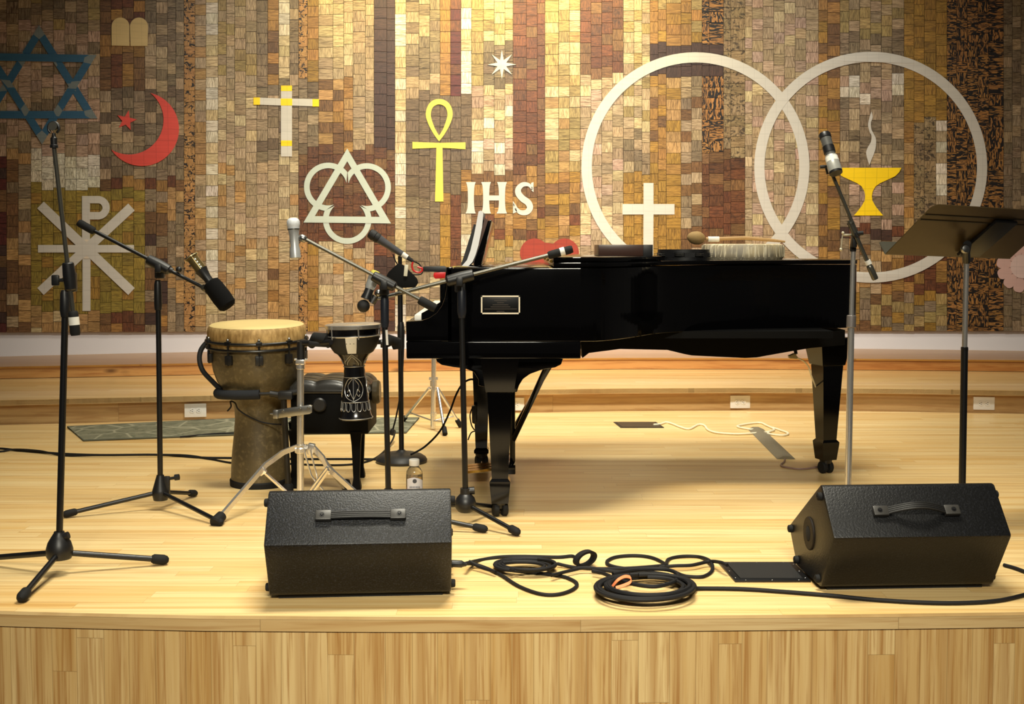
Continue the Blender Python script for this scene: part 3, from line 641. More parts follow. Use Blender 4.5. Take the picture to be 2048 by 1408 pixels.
LF = F(1000, 1032); LR = F(1652, 946); LB = F(963, 934)
piano_leg((LF.x, LF.y), ZB, 0.098, 0.0, Z(783, LF.y), (Z(1004, LF.y), Z(957, LF.y)))
piano_leg((LR.x-0.002, LR.y), 0.63, 0.106, 0.30, Z(730, LR.y), (Z(918, LR.y), Z(880, LR.y)))
piano_leg((LB.x, LB.y), ZB, 0.085, 0.0, 0.5, (0.075, 0.09))
# leg bracket (near)
br = [(872, 716), (874, 722), (884, 729), (905, 733), (930, 736), (948, 743), (957, 758), (957, 770), (1028, 783), (1034, 783), (1038, 770), (1046, 757), (1060, 747), (1085, 738), (1110, 734), (1122, 728), (1126, 716)]
for yy in (4.60, LB.y-0.06):
    m = MB(); m.prism([(P(a, b, 4.62).x, yy, P(a, b, 4.62).z) for a, b in br], (0, 0.12, 0), 0.003); m.build('leg_bracket', GLOSSB, piano)
# pedal lyre
ly = thing  # readability
m = MB()
yl = 5.22
for pxc in (993, 1025):
    a = P(pxc, 720, yl); b = P(pxc, 934, yl); m.tube(a, b, 0.012, 0.012)
m.prism([P(a, b, yl-0.09) for a, b in [(984, 930), (1031, 930), (1031, 949), (984, 949)]], (0, 0.30, 0), 0.004)
lyre = m.build('pedal_lyre', GLOSSB, piano)
for k in range(3):
    y0 = yl+0.06*k-0.02; p = P(986, 941, yl); mm = MB()
    mm.loft([[(p.x-0.115*t, y0+s*(0.014+0.012*math.sin(PI*min(t*0.8, 1))), p.z+0.006-0.012*t+zz) for s, zz in ((-1, 0), (1, 0), (1, 0.011), (-1, 0.011))] for t in (0, .25, .5, .75, .92, 1.0)])
    mm.build('pedal', BRASS, lyre, label='brass pedal')
m = MB(); m.prism([P(1096, 716, 5.1), P(1110, 716, 5.1), P(1030, 884, 5.2), P(1022, 878, 5.2)], (0, 0.03, 0), 0.002)
m.build('lyre_brace', GLOSSB, lyre)
m = MB(); m.prism([P(1108, 712, 5.3), P(1115, 716, 5.3), P(1030, 862, 5.32), P(1024, 856, 5.32)], (0, 0.03, 0), 0.002); m.build('lyre_brace', GLOSSB, lyre)
# plaque
pq = MB(); c0, c1 = P(962, 591, YN), P(1040, 628, YN)
pq.box(((c0.x+c1.x)/2, YN-0.003, (c0.z+c1.z)/2), (c1.x-c0.x, 0.006, c0.z-c1.z), bevel=0.001); plq = pq.build('name_plaque', plain('plaque_black', (8, 8, 8), 0.3), piano, label='black plaque with pale border')
m = MB(); t_ = 0.0052
for (ax, az, bx, bz) in ((c0.x, c0.z, c1.x, c0.z-t_), (c0.x, c1.z+t_, c1.x, c1.z), (c0.x, c0.z, c0.x+t_, c1.z), (c1.x-t_, c0.z, c1.x, c1.z)):
    m.box(((ax+bx)/2, YN-0.0065, (az+bz)/2), (abs(bx-ax), 0.003, abs(bz-az)))
m.build('border', plain('plaque_border', (226, 214, 190), 0.4), plq)
m = MB()
for i, (w_, z_) in enumerate([(.55, .10), (.32, .22), (.17, .34), (.4, .46), (.5, .58), (.84, .70), (.2, .84)]):
    m.box(((c0.x+c1.x)/2, YN-0.0065, c0.z+(c1.z-c0.z)*(0.08+z_*0.92)), ((c1.x-c0.x)*w_, 0.0008, 0.0022))
m.build('engraving', plain('engraving', (60, 50, 40), 0.5), plq)

# ------------------------------------------------------------------ things on the piano
th = thing('sheet_music', P(930, 536, 4.8), 'open white music book standing on the piano music desk', 'sheet music')
pp = [(957, 423), (962, 421), (967, 425), (964, 455), (957, 490), (951, 510), (945, 524), (935, 534), (922, 534), (934, 520), (941, 500), (948, 470), (953, 445)]
m = MB(); m.prism([P(a, b, 4.80) for a, b in pp], (0, 0.34, 0)); m.build('pages', PAPER, th)
th = thing('music_binder', P(930, 533, 5.0), 'thin black binder leaning behind the white music book', 'binder')
m = MB(); m.prism([P(a, b, 5.16) for a, b in [(948, 448), (951, 449), (946, 500), (930, 533), (921, 533)]], (0, 0.3, 0)); m.build('cover', BLACK, th)
th = thing('music_folder', P(955, 533, 4.8), 'brown glossy folder standing between music book and desk', 'folder')
m = MB(); m.prism([P(a, b, 4.81) for a, b in [(967, 433), (976, 441), (953, 512), (951, 532), (947, 533), (947, 515), (968, 442)]], (0, 0.32, 0)); m.build('cover', plain('folder_brown', (96, 74, 66), 0.25), th)
bx0, bx1 = P(1197, 500, 4.92).x, P(1305, 500, 4.92).x
th = thing('wooden_box', ((bx0+bx1)/2, 5.05, FT), 'flat dark brown box lying on the folded lid leaf', 'box')
m = MB(); m.box(((bx0+bx1)/2, 5.05, FT+0.0235), (bx1-bx0, 0.25, 0.046), bevel=0.002); m.build('body', plain('walnut_brown', (58, 36, 28), 0.3), th)
m = MB(); m.box((bx1-0.018, 5.05, FT+0.0235), (0.04, 0.254, 0.0465), bevel=0.002); m.build('end_cap', BLACK, th, label='black end')
tb = thing('tambourine', (0.745, 5.22, LT), 'black tambourine with silver jingles lying on the piano lid', 'tambourine')
m = MB(); R_, hh = 0.112, 0.046
m.lathe((0.745, 5.22, LT), (0, 0, 1), [(0, R_), (hh*0.3, R_)], 48, cap=False); m.lathe((0.745, 5.22, LT+hh*0.7), (0, 0, 1), [(0, R_), (hh*0.3, R_)], 48, cap=False)
m.lathe((0.745, 5.22, LT), (0, 0, 1), [(0, R_-0.009), (hh, R_-0.009)], 48, cap=False)
for z0 in (0, hh*0.3, hh*0.7, hh): m.lathe((0.745, 5.22, LT+z0), (0, 0, 1), [(0, R_-0.009), (0.0003, R_)], 48, cap=False)
for k in range(8):
    a = 2*PI*k/8+0.1; m.box((0.745+math.cos(a)*(R_-0.0045), 5.22+math.sin(a)*(R_-0.0045), LT+hh/2), (0.009, 0.045, hh*0.42), Matrix.Rotation(a, 3, 'Z'))
m.build('hoop', BLACK, tb)
for k in range(8):
    a = 2*PI*(k+0.5)/8+0.1; m = MB()
    for dz in (-0.005, 0.002): m.lathe((0.745+math.cos(a)*(R_-0.002), 5.22+math.sin(a)*(R_-0.002), LT+hh/2+dz), (0, 0, 1), [(0, 0.006), (0.001, 0.019), (0.003, 0.02)], 18)
    m.build('jingle', CHROME, tb)
fx, fy = 1.056, 5.50
fd = thing('frame_drum', (fx, fy, LT), 'round rawhide frame drum lying on the piano lid under a beater', 'drum')
t = NT('rawhide_side'); v = t.coord('Object'); n1 = t.noise(t.coord('Object', (60, 60, 4)), 1.0, 3, .6, 1.0); n2 = t.noise(v, 9, 3)
c = t.mix(t.ramp(n2, .35, .7), lin((150, 142, 128)), lin((196, 178, 138))); c = t.mix(t.ramp(n1, .5, .62), c, lin((226, 214, 184))); t.col(c); t.set(.6); HIDE = t.m
m = MB(); m.lathe((fx, fy, LT), (0, 0, 1), [(0, 0.176), (0.01, 0.184), (0.03, 0.186), (0.055, 0.185), (0.066, 0.181), (0.069, 0.174)], 64); fdm = m
m = MB(); m.lathe((fx, fy, LT+0.069), (0, 0, 1), [(0, 0.174), (0.0015, 0.17)], 64); m.build('drumhead', plain('rawhide_head', (206, 188, 150), 0.6, var=.2, scale=12), fd)
m = fdm; m.mi = 1
for k in range(46):
    a = 2*PI*k/46+random.uniform(-.02, .02); b = a+random.uniform(-.05, .05)
    if random.random() < .25: continue
    m.tube((fx+math.cos(a)*0.187, fy+math.sin(a)*0.187, LT+0.012), (fx+math.cos(b)*0.184, fy+math.sin(b)*0.184, LT+0.064), 0.0016, seg=6)
m.build('body', [HIDE, plain('sinew', (222, 210, 178), 0.6)], fd)
mz = LT+0.071; ml = thing('drum_beater', (fx-0.1, fy-0.02, mz), 'wooden drum beater with padded tan head resting on the frame drum', 'beater')
h0 = P(1394, 476, 5.46); s1 = P(1570, 483, 5.46); s1.z = mz+0.009; st = P(1412, 478, 5.46)
m = MB(); m.path([st, P(1440, 477.5, 5.46), P(1490, 476, 5.46), P(1540, 480, 5.46), s1], [0.0085, 0.0085, 0.009, 0.008, 0.005], 10, smooth=0); m.build('stick', plain('stick_wood', (176, 140, 90), .5), ml)
m = MB(); d_ = Vector((1, 0, -0.12)); m.lathe(h0-d_.normalized()*0.045, d_, [(0, 0.004), (0.006, 0.016), (0.02, 0.026), (0.04, 0.031), (0.058, 0.029), (0.072, 0.021), (0.08, 0.012)], 22); m.build('padded_head', plain('buckskin', (150, 122, 76), .8, bump=.3), ml)
m = MB(); m.path([P(1416, 478.5, 5.46), P(1438, 478.5, 5.46)], 0.0125, 12); m.build('wrapping', TAPE, ml)
ck = thing('spring_clamp', P(880, 545, 5.0), 'black and red spring clamp gripping the piano edge beside the music', 'clamp')
m = MB(); m.prism([P(a, b, 4.98) for a, b in [(846, 533), (888, 532), (896, 536), (896, 545), (846, 543)]], (0, 0.03, 0), 0.003); m.build('jaw', BLACK, ck)
m = MB(); m.prism([P(a, b, 4.98) for a, b in [(868, 545), (892, 543), (892, 556), (870, 558), (866, 552)]], (0, 0.03, 0), 0.004); m.build('grip', RED, ck, label='red grip')
m = MB(); m.prism([P(a, b, 4.985) for a, b in [(890, 540), (900, 540), (900, 556), (890, 556)]], (0, 0.02, 0), 0.002); m.build('spring_body', BLACK, ck)

# ------------------------------------------------------------------ floor monitors
def monitor(fl_px, fr_px, label, skin, arched, side_label=None):
    # front upper edge from two photo points at given depths
    a, b = fl_px, fr_px
    org = Vector((a.x, a.y, 0)); ux = (b-a); W = ux.length; yaw = math.atan2(ux.y, ux.x)
    sec = [(0.0, 0.193), (0.118, 0.322), (0.135, 0.324), (0.455, 0.125), (0.452, 0.11), (0.37, 0.012), (0.125, 0.012), (0.112, 0.02)]
    t = thing('floor_monitor', org+Vector((W/2*math.cos(yaw), 0.2, 0)), label, 'floor monitor', 'stage wedge monitors')
    M = Matrix.Translation(org) @ Matrix.Rotation(yaw, 4, 'Z')
    m = MB(); m.prism([(0, d, z) for d, z in sec], (W, 0, 0), 0.007); m.xf(M); m.build('cabinet', skin, t, sharp=30)
    m = MB(); m.box((W/2, 0.245, 0.008), (W-0.05, 0.22, 0.016)); m.xf(M); m.build('plinth', RUBBER, t)
    # grille on the slanted baffle facing away
    p0, p1 = Vector((0, 0.175, 0.296)), Vector((0, 0.43, 0.137)); n_ = Vector((0, 0.184, 0.295)).normalized()
    m = MB(); m.prism([p0+Vector((0.03, 0, 0)), p0+Vector((W-0.03, 0, 0)), p1+Vector((W-0.03, 0, 0)), p1+Vector((0.03, 0, 0))], n_*0.005); m.xf(M); m.build('grille', BLACKM, t)
    # strap handle on the upper front face
    dn = Vector((0, 0.118, 0.129)).normalized(); nn = Vector((0, -0.129, 0.118)).normalized(); c = Vector((W/2+(0.005 if not arched else 0), 0.06, 0.258)) if not arched else Vector((W*0.5-0.004, 0.055, 0.253))
    L = 0.128
    rot = Matrix((Vector((1, 0, 0)), dn, nn)).transposed()
    hd = MB()
    def hp(u, v, w): return c+Vector((1, 0, 0))*u+dn*v+nn*w
    N = 16; rings = []
    for i in range(N+1):
        u = -0.088+0.176*i/N; w = 0.012+(0.030*math.cos(PI*(i/N-0.5)) if arched else 0.004*math.cos(PI*(i/N-0.5)))
        rings.append([hp(u, -0.0115, w-0.003), hp(u, 0.0115, w-0.003), hp(u, 0.0115, w+0.002), hp(u, -0.0115, w+0.002)])
    hd.loft(rings)
    for v in (-0.009, -0.003, 0.003, 0.009): hd.path([hp(-0.088+0.176*i/N, v, 0.0148+(0.030*math.cos(PI*(i/N-0.5)) if arched else 0.004*math.cos(PI*(i/N-0.5)))) for i in range(N+1)], 0.0013, 6)
    hd.xf(M); ho = hd.build('handle', plain('handle_black', (36, 35, 34), 0.45), t)
    for s in (-1, 1):
        e = MB(); e.box(hp(s*0.108, 0, 0.009), (0.046, 0.032, 0.018), rot, 0.004); e.xf(M); eo = e.build('handle_cap', plain('handle_cap', (48, 46, 43), 0.42), ho)
        e = MB(); e.lathe(hp(s*0.112, 0, 0.0182), nn, [(0, 0.0075), (0.001, 0.0075), (0.001, 0.005), (0.003, 0.0035)], 14); e.xf(M); e.build('screw', BLACKM, eo)
    # rubber bumpers on both ends, pole cup on the left end
    for xx, s in ((0, -1), (W, 1)):
        for d, z in ((0.125, 0.29), (0.425, 0.12), (0.135, 0.035), (0.355, 0.035)):
            f = MB(); f.lathe((xx, d, z), (s, 0, 0), [(0, 0.013), (0.011, 0.012), (0.013, 0.009), (0.013, 0.004), (0.008, 0.003)], 14); f.xf(M); f.build('bumper_foot', RUBBER, t)
    f = MB(); f.lathe((0, 0.235, 0.15), (-1, 0, 0), [(0, 0.052), (0.003, 0.052), (0.005, 0.05), (0.005, 0.024), (-0.03, 0.021)], 28); f.xf(M)
    cu = f.build('pole_cup', plain('cup_brown', (34, 28, 23), .6, spec=.2), t); f = MB(); f.lathe((-0.0052, 0.235, 0.15), (-1, 0, 0), [(0, 0.023), (0.0006, 0.021)], 24); f.xf(M); f.build('socket_hole', plain('hole_black', (4, 4, 4), .9), cu)
    return t
mA = P(527, 1101, 3.385); mB = P(904, 1093, 3.425); monitor(mA, mB, 'black wedge monitor with pebbled skin and flat strap handle, left of the cable coils', CABA, False)
mA = P(1668, 1083, 3.475); mB = P(2024, 1078, 3.505); monitor(mA, mB, 'black wedge monitor with arched handle at right, showing a side cup', CABB, True)

# ------------------------------------------------------------------ microphone stands
def leg3(t, hub, foot, r=0.0085, fr=0.0135, fl_=0.05, mat=BLACKM):
    foot = Vector((foot.x, foot.y, fr+0.001)); d = (foot-hub).normalized(); m = MB(); m.tube(hub, foot, r, r); o = m.build('leg', mat, t)
    m = MB(); m.lathe(foot-d*fl_*0.75, d, [(0, r*1.2), (0.008, fr*0.98), (fl_*0.72, fr), (fl_*0.9, fr*0.8), (fl_, fr*0.4)], 16); m.build('rubber_foot', RUBBER, o)
def hub(t, c, z0, z1, r, mat=BLACK, shape='dome'):
    h = z1-z0; m = MB()
    if shape == 'dome': pr = [(0, r*0.85), (h*0.12, r*0.98), (h*0.35, r), (h*0.6, r*0.85), (h*0.8, r*0.6), (h*0.95, r*0.4), (h, r*0.38)]
    elif shape == 'ball': pr = [(0, r*0.55), (h*0.05, r*0.75), (h*0.2, r*0.95), (h*0.4, r), (h*0.6, r*0.85), (h*0.74, r*0.55), (h*0.76, r*0.5), (h, r*0.48)]
    else: pr = [(0, r*0.8), (h*0.3, r), (h*0.4, r*0.92), (h*0.95, r*0.45), (h, r*0.42)]
    m.lathe((c.x, c.y, z0), (0, 0, 1), pr, 24)
    if shape == 'cone':
        m.box((c.x+r*0.75, c.y, z0+h*0.6), (r*0.7, 0.02, h*0.7), None, 0.004); m.tube((c.x+r, c.y, z0+h*0.85), (c.x+r*1.9, c.y, z0+h*0.9), 0.006); m.tube((c.x+r*1.7, c.y, z0+h*0.9), (c.x+r*2.2, c.y, z0+h*0.92), 0.012)
    if shape == 'ball': m.tube((c.x+r*0.3, c.y, z1-h*0.12), (c.x+r*0.85, c.y, z1-h*0.1), 0.014)
    if shape == 'dome': m.tube((c.x+r*0.3, c.y-r*0.1, z1-h*0.2), (c.x+r*0.75, c.y-r*0.1, z1-h*0.12), 0.012)
    return m.build('base_hub', mat, t)
def boom_clamp(t, p, d, mat=BLACK, knob=(-1, 0, 0), sz=1.0):
    d = Vector(d).normalized(); m = MB(); m.lathe(p-d*0.04*sz, d, [(0, 0.013*sz), (0.003, 0.016*sz), (0.035*sz, 0.018*sz), (0.075*sz, 0.016*sz), (0.08*sz, 0.012*sz)], 18)
    m.box(p+Vector((0, 0.012, -0.018)), (0.03*sz, 0.028, 0.055*sz), None, 0.006)
    o = m.build('boom_clamp', mat, t); k = Vector(knob).normalized(); m = MB(); q = p+Vector((0, 0, -0.012)); m.tube(q+k*0.012, q+k*0.034, 0.006); m.box(q+k*0.044, (0.024, 0.012, 0.034), None, 0.005); m.build('knob', mat, o)
def grip_end(t, a, b, r, mat=RUBBER, nm='counterweight'):
    d = (b-a); L = d.length; m = MB(); m.lathe(a, d, [(0, r*0.75), (L*0.06, r*0.95), (L*0.2, r), (L*0.9, r), (L, r*0.85)], 18); return m.build(nm, mat, t)

# A: far left stand, empty clip
c = F(119, 1143); c = Vector((c.x, 3.78, 0)); c.x = P(119, 1100, 3.78).x
A = thing('microphone_stand', c, 'tall black boom stand at far left with an empty clip', 'microphone stand', 'boom microphone stands')
hub(A, c, Z(1117, 3.78), Z(1063, 3.78), 0.042)
for f in ((329, 1130), (44, 1206), (-40, 1128)): leg3(A, Vector((c.x, c.y, 0.072)), F(*f), 0.0095, 0.0165, 0.055)
top = P(131, 600, 3.78); m = MB(); m.tube((c.x, c.y, 0.11), top, 0.0105); m.build('pole', BLACKM, A)
m = MB(); m.lathe(P(130.5, 634, 3.78), (0, 0, 1), [(0, 0.013), (0.02, 0.016), (0.075, 0.014), (0.085, 0.01)], 16); m.build('clutch', BLACK, A)
ba, bb = P(108, 292, 3.70), P(149, 650, 3.74); cl_ = P(139, 560, 3.74)
m = MB(); m.tube(ba, bb, 0.0068); m.build('boom_arm', GREYM, A)
boom_clamp(A, P(139, 553, 3.735), bb-ba, knob=(-1, 0, 0.0), sz=1.1)
cw = grip_end(A, P(146, 622, 3.735), P(151, 671, 3.735), 0.0155); m = MB(); m.path([P(147.2, 634, 3.735), P(148.8, 650, 3.735)], 0.0162, 18); m.build('tape_band', TAPE, cw)
m = MB(); m.lathe(P(108.3, 296, 3.70), (0, 0, 1), [(0, 0.012), (0.008, 0.0125), (0.010, 0.010), (0.03, 0.0105), (0.034, 0.007), (0.045, 0.005)], 16); m.build('clip_joint', BLACK, A)
k0 = P(107.5, 256, 3.70); m = MB()
m.path([k0+Vector((0.0165*math.sin(a), 0, -0.0165*math.cos(a)*1.05)) for a in [PI*2*(i/20.0)*0.82+PI*2*0.09-PI*0.0 for i in range(21)]], 0.0042, 10)
m2_ = m.build('mic_clip', BLACK, A)
m = MB(); m.lathe(k0+Vector((0, 0.02, 0)), (0, -1, 0.15), [(0, 0.012), (0.03, 0.0135)], 18, cap=True); m.build('clip_liner', GREYM, m2_)

# B: second from left, with foam-covered microphone
c = Vector((P(321, 985, 4.72).x, 4.72, 0))
B = thing('microphone_stand', c, 'black boom stand beside the djembe holding the foam covered microphone', 'microphone stand', 'boom microphone stands')
hub(B, c, Z(1000, 4.72), Z(950, 4.72), 0.034, shape='cone')
for f in ((132, 1036), (440, 1052), (389, 994)): leg3(B, Vector((c.x, c.y, 0.072)), F(*f), 0.0085, 0.0145, 0.055)
top = P(316, 560, 4.72); m = MB(); m.tube((c.x, c.y, 0.13), top, 0.0105); m.build('pole', BLACKM, B)
m = MB(); m.lathe(P(316.5, 620, 4.72), (0, 0, 1), [(0, 0.0135), (0.02, 0.0155), (0.1, 0.0145), (0.115, 0.011)], 16); m.build('clutch', BLACK, B)
ba, bb = P(160, 447, 4.70), P(412, 578, 4.66)
m = MB(); m.tube(ba, bb, 0.0075); m.build('boom_arm', BLACKM, B)
boom_clamp(B, P(318, 530, 4.68), bb-ba, knob=(0.2, -1, 0), sz=1.25)
grip_end(B, P(189, 463, 4.695), P(157, 445, 4.70), 0.0155)
m = MB(); m.lathe(P(300, 519, 4.68), bb-ba, [(0, 0.012), (0.1, 0.012)], 16); m.sphere(P(358, 539, 4.66), 0.012); m.build('slide_lock', BLACK, B)
m = MB(); m.lathe(P(404, 573, 4.66), Vector((0.9, 0, -0.5)), [(0, 0.01), (0.008, 0.014), (0.02, 0.014), (0.03, 0.009)], 14); m.sphere(P(416, 583, 4.655), 0.012); m.build('mic_clip', GREYM, B)
mh, mt = P(450, 604, 4.64), P(384, 515, 4.66)
mic = thing('microphone', mh, 'microphone with black foam windscreen pointing down over the djembe', 'microphone')
ax = (mh-mt); L = ax.length
def along(a, b, f): return a+(b-a)*f
m = MB(); m.lathe(along(mt, mh, 0.54), ax, [(0, 0.022), (0.006, 0.033), (0.03, 0.037), (0.08, 0.0385), (0.115, 0.036), (0.125, 0.026), (0.127, 0.01)], 28); m.build('windscreen', plain('windscreen_foam', (10, 10, 11), 0.9, bump=.4, scale=150, spec=.15), mic)
m = MB(); m.lathe(along(mt, mh, 0.28), ax, [(0, 0.026), (0.015, 0.021), (0.04, 0.0165), (0.075, 0.017)], 24); m.build('body', BLACK, mic)
m = MB(); m.lathe(mt, ax, [(0, 0.026), (0.003, 0.026), (0.005, 0.022), (0.06, 0.022)], 24); m.build('battery_cover', plain('smoked_gold', (120, 104, 66), .15, .6), mic)
for s in (0.06, 0.12, 0.18, 0.23):
    m = MB(); m.sphere(along(mt, mh, s)+Vector((0.01, -0.02, 0.004)), 0.0042, 10); m.build('indicator', plain('lens', (220, 230, 235), .1), mic)
m = MB(); m.lathe(mt-ax.normalized()*0.003, ax, [(0, 0.029), (0.003, 0.029)], 24); m.build('end_cap', plain('cap_brass', (190, 180, 140), .3, .7), mic)

# C: stand behind left monitor with silver microphone
c = Vector((P(777, 1020, 4.40).x, 4.40, 0))
C_ = thing('microphone_stand', c, 'black boom stand behind the left wedge holding the silver microphone', 'microphone stand', 'boom microphone stands')
hub(C_, c, 0.05, 0.15, 0.04)
for f in ((968, 1066), (640, 1085), (745, 1030)): leg3(C_, Vector((c.x, c.y, 0.075)), F(*f), 0.0085, 0.0145, 0.055)
top = P(768, 585, 4.40); m = MB(); m.tube((c.x, c.y, 0.12), top, 0.0105); m.build('pole', BLACKM, C_)
m = MB(); m.lathe(P(769.5, 655, 4.40), (0, 0, 1), [(0, 0.0125), (0.02, 0.0155), (0.10, 0.0155), (0.13, 0.010)], 16); m.build('clutch', plain('navy_black', (26, 32, 44), .4), C_)
m = MB(); m.path([P(773, 660, 4.385), P(774.5, 690, 4.385)], 0.0045, 8); m.build('label_sticker', WHITE, C_, label='small white sticker with print')
ba, bb = P(604, 475, 4.36), P(868, 614, 4.37)
m = MB(); m.tube(ba, bb, 0.0068); m.build('boom_arm', GREYM, C_)
boom_clamp(C_, P(768, 563, 4.36), bb-ba, knob=(0.1, -1, 0), sz=1.15)
grip_end(C_, P(838, 599, 4.37), P(871, 617, 4.37), 0.0165)
m = MB(); m.lathe(P(612, 480, 4.36), ba-bb, [(0, 0.010), (0.006, 0.0135), (0.02, 0.0135), (0.028, 0.008)], 16); m.tube(ba, P(594, 474, 4.36), 0.006); m.lathe(P(590, 485, 4.36), P(587, 455, 4.36)-P(590, 485, 4.36), [(0, 0.0165), (0.045, 0.0185)], 18); m.build('mic_clip', STEEL, C_)
mh, mt = P(586, 436, 4.36), P(591, 516, 4.35)
mic = thing('microphone', mt, 'silver handheld microphone clipped upright left of the laced triangle', 'microphone')
ax = mt-mh; SILV = plain('silver_paint', (182, 184, 182), .32, .5)
m = MB(); m.lathe(along(mh, mt, .28), ax, [(0, 0.021), (0.02, 0.0175), (0.06, 0.0155), (0.075, 0.019), (0.104, 0.0195), (0.106, 0.017)], 26); m.build('body', plain('mic_grey', (178, 180, 180), .35, .4), mic)
m = MB(); m.lathe(along(mh, mt, .27), ax, [(0, .0225), (.004, .0225)], 26); m.build('ring', GREYM, mic)
m = MB(); m.lathe(mh, ax, [(0, 0.012), (0.004, 0.019), (0.012, 0.0235), (0.025, 0.024), (0.03, 0.0225), (0.042, 0.021)], 26); m.build('grille', plain('silver_grille', (214, 218, 222), .5, .2, bump=.5, scale=300), mic)
m = MB(); m.lathe(mt-ax.normalized()*0.002, ax, [(0, 0.016), (0.003, 0.0155)], 24); m.build('end_cap', BLACK, mic)

# D: stand in front of the piano with low boom
c = Vector((P(931, 1040, 4.44).x, 4.44, 0))
D_ = thing('microphone_stand', c, 'black boom stand in front of the piano with the ball headed microphone', 'microphone stand', 'boom microphone stands')
hub(D_, c, Z(1024, 4.44), Z(976, 4.44), 0.040, shape='ball')
for f in ((1034, 1073), (1000, 1022), (800, 1030)): leg3(D_, Vector((c.x, c.y, 0.085)), F(*f), 0.0085, 0.0155, 0.05)
top = P(922, 570, 4.44); m = MB(); m.tube((c.x, c.y, 0.12), top, 0.0108); m.build('pole', BLACKM, D_)
m = MB(); m.lathe(P(923.5, 636, 4.44), (0, 0, 1), [(0, 0.0125), (0.02, 0.017), (0.10, 0.0165), (0.115, 0.012)], 16); m.build('clutch', plain('navy_black_2', (22, 26, 36), .4), D_)
ba, bb = P(1142, 499, 4.47), P(776, 592, 4.42)
m = MB(); m.tube(ba, bb, 0.0075); m.build('boom_arm', GREYM, D_)
boom_clamp(D_, P(920, 556, 4.43), bb-ba, knob=(0, -1, 0), sz=1.3)
cw = grip_end(D_, P(1096, 511, 4.465), P(1145, 498, 4.47), 0.0155); m = MB(); m.path([P(1120, 504.5, 4.467), P(1129, 502, 4.468)], 0.0163, 18); m.build('tape_band', TAPE, cw)
m = MB(); m.path([P(790, 589, 4.42), P(766, 594, 4.42), P(748, 598, 4.42)], 0.0075, 12); m.lathe(P(752, 592, 4.42), Vector((-0.5, 0, -0.8)), [(0, 0.013), (0.03, 0.014)], 16); m.sphere(P(757, 586, 4.41), 0.014); m.build('mic_clip', STEEL, D_)
mh, mt = P(727, 612, 4.40), P(750, 548, 4.42)
mic = thing('microphone', mh, 'silver bodied microphone with round black head hanging left of the piano', 'microphone')
ax = mt-mh
m = MB(); m.sphere(mh, 0.0235, 24); m.build('grille', plain('black_mesh', (14, 14, 15), .6, bump=.5, scale=300), mic)
m = MB(); m.lathe(along(mh, mt, .22), ax, [(0, 0.021), (0.02, 0.017), (0.045, 0.0165)], 24); m.build('collar', BLACK, mic)
m = MB(); m.lathe(along(mh, mt, .52), ax, [(0, 0.0165), (0.01, 0.019), (0.058, 0.021), (0.06, 0.018)], 24); m.build('body', SILV, mic)
m = MB(); m.lathe(along(mh, mt, .98), ax, [(0, 0.017), (0.012, 0.017), (0.014, 0.012)], 18); m.build('tape_tab', plain('yellow_tape', (216, 206, 90), .6), mic, label='pale yellow tape')

# E: straight stand with round base behind the drums
c = F(803, 924)
E_ = thing('microphone_stand', c, 'straight black stand with round weighted base beside the piano keyboard', 'microphone stand')
m = MB(); m.lathe(c, (0, 0, 1), [(0, 0.122), (0.012, 0.125), (0.024, 0.118), (0.036, 0.1), (0.045, 0.07), (0.049, 0.03), (0.06, 0.016)], 40); m.build('round_base', plain('cast_iron', (36, 36, 36), .45), E_)
m = MB(); m.tube((c.x, c.y, 0.04), P(800, 545, c.y), 0.0125); m.build('pole', BLACKM, E_)
m = MB(); m.lathe(P(802, 702, c.y), (0, 0, 1), [(0, 0.013), (0.02, 0.0175), (0.12, 0.0165), (0.14, 0.013)], 16); m.build('clutch', BLACK, E_)
m = MB(); m.tube(P(800, 548, c.y), P(800, 512, c.y-0.01), 0.010); m.lathe(P(775, 489, c.y-0.02), P(792, 501, c.y-0.02)-P(775, 489, c.y-0.02), [(0, 0.018), (0.05, 0.017)], 18); m.build('mic_clip', BLACK, E_)
m = MB(); m.box(P(844, 919, c.y-0.09)+Vector((0, 0, 0.0)), (0.02, 0.004, 0.012)); 
mh, mt = P(738, 465, c.y-0.04), P(822, 520, c.y-0.02)
mic = thing('microphone', mt, 'black handheld microphone tilted up in front of the laced triangle', 'microphone')
ax = mt-mh; LL = ax.length
m = MB(); m.lathe(mh, ax, [(0, 0.014), (0.004, 0.022), (0.02, 0.0255), (0.032, 0.026), (0.034, 0.0235), (0.05, 0.0245), (0.056, 0.0225)], 24); m.build('grille', plain('black_mesh_2', (16, 16, 17), .55, bump=.5, scale=300), mic)
m = MB(); m.lathe(along(mh, mt, 0.056/LL), ax, [(0, 0.0215), (0.05, 0.0175), (LL*0.55, 0.0145)], 24); m.build('body', plain('grey_body', (64, 64, 68), .4), mic)
m = MB(); m.lathe(along(mh, mt, 0.78), ax, [(0, 0.0135), (LL*0.13, 0.0125)], 20); m.build('tape_band', TAPE, mic)
m = MB(); m.lathe(along(mh, mt, 0.91), ax, [(0, 0.0105), (LL*0.14, 0.008)], 16); m.build('plug', BLACK, mic)
ca = thing('microphone_cable', P(830, 530, c.y), 'thin black cable looping from the tilted black microphone', 'cable')
m = MB(); m.path([along(mh, mt, 1.03), P(838, 528, c.y), P(845, 540, c.y-.01), P(842, 548, c.y-.02), P(825, 549, c.y-.03), P(805, 540, c.y-.04), P(792, 524, c.y-.04), P(786, 508, c.y-.04)], 0.0032, 8, smooth=8); m.build('cord', CABLE, ca)
po = thing('hanging_pouch', P(800, 577, c.y), 'black pouch hanging on the round based stand under the microphone', 'pouch')
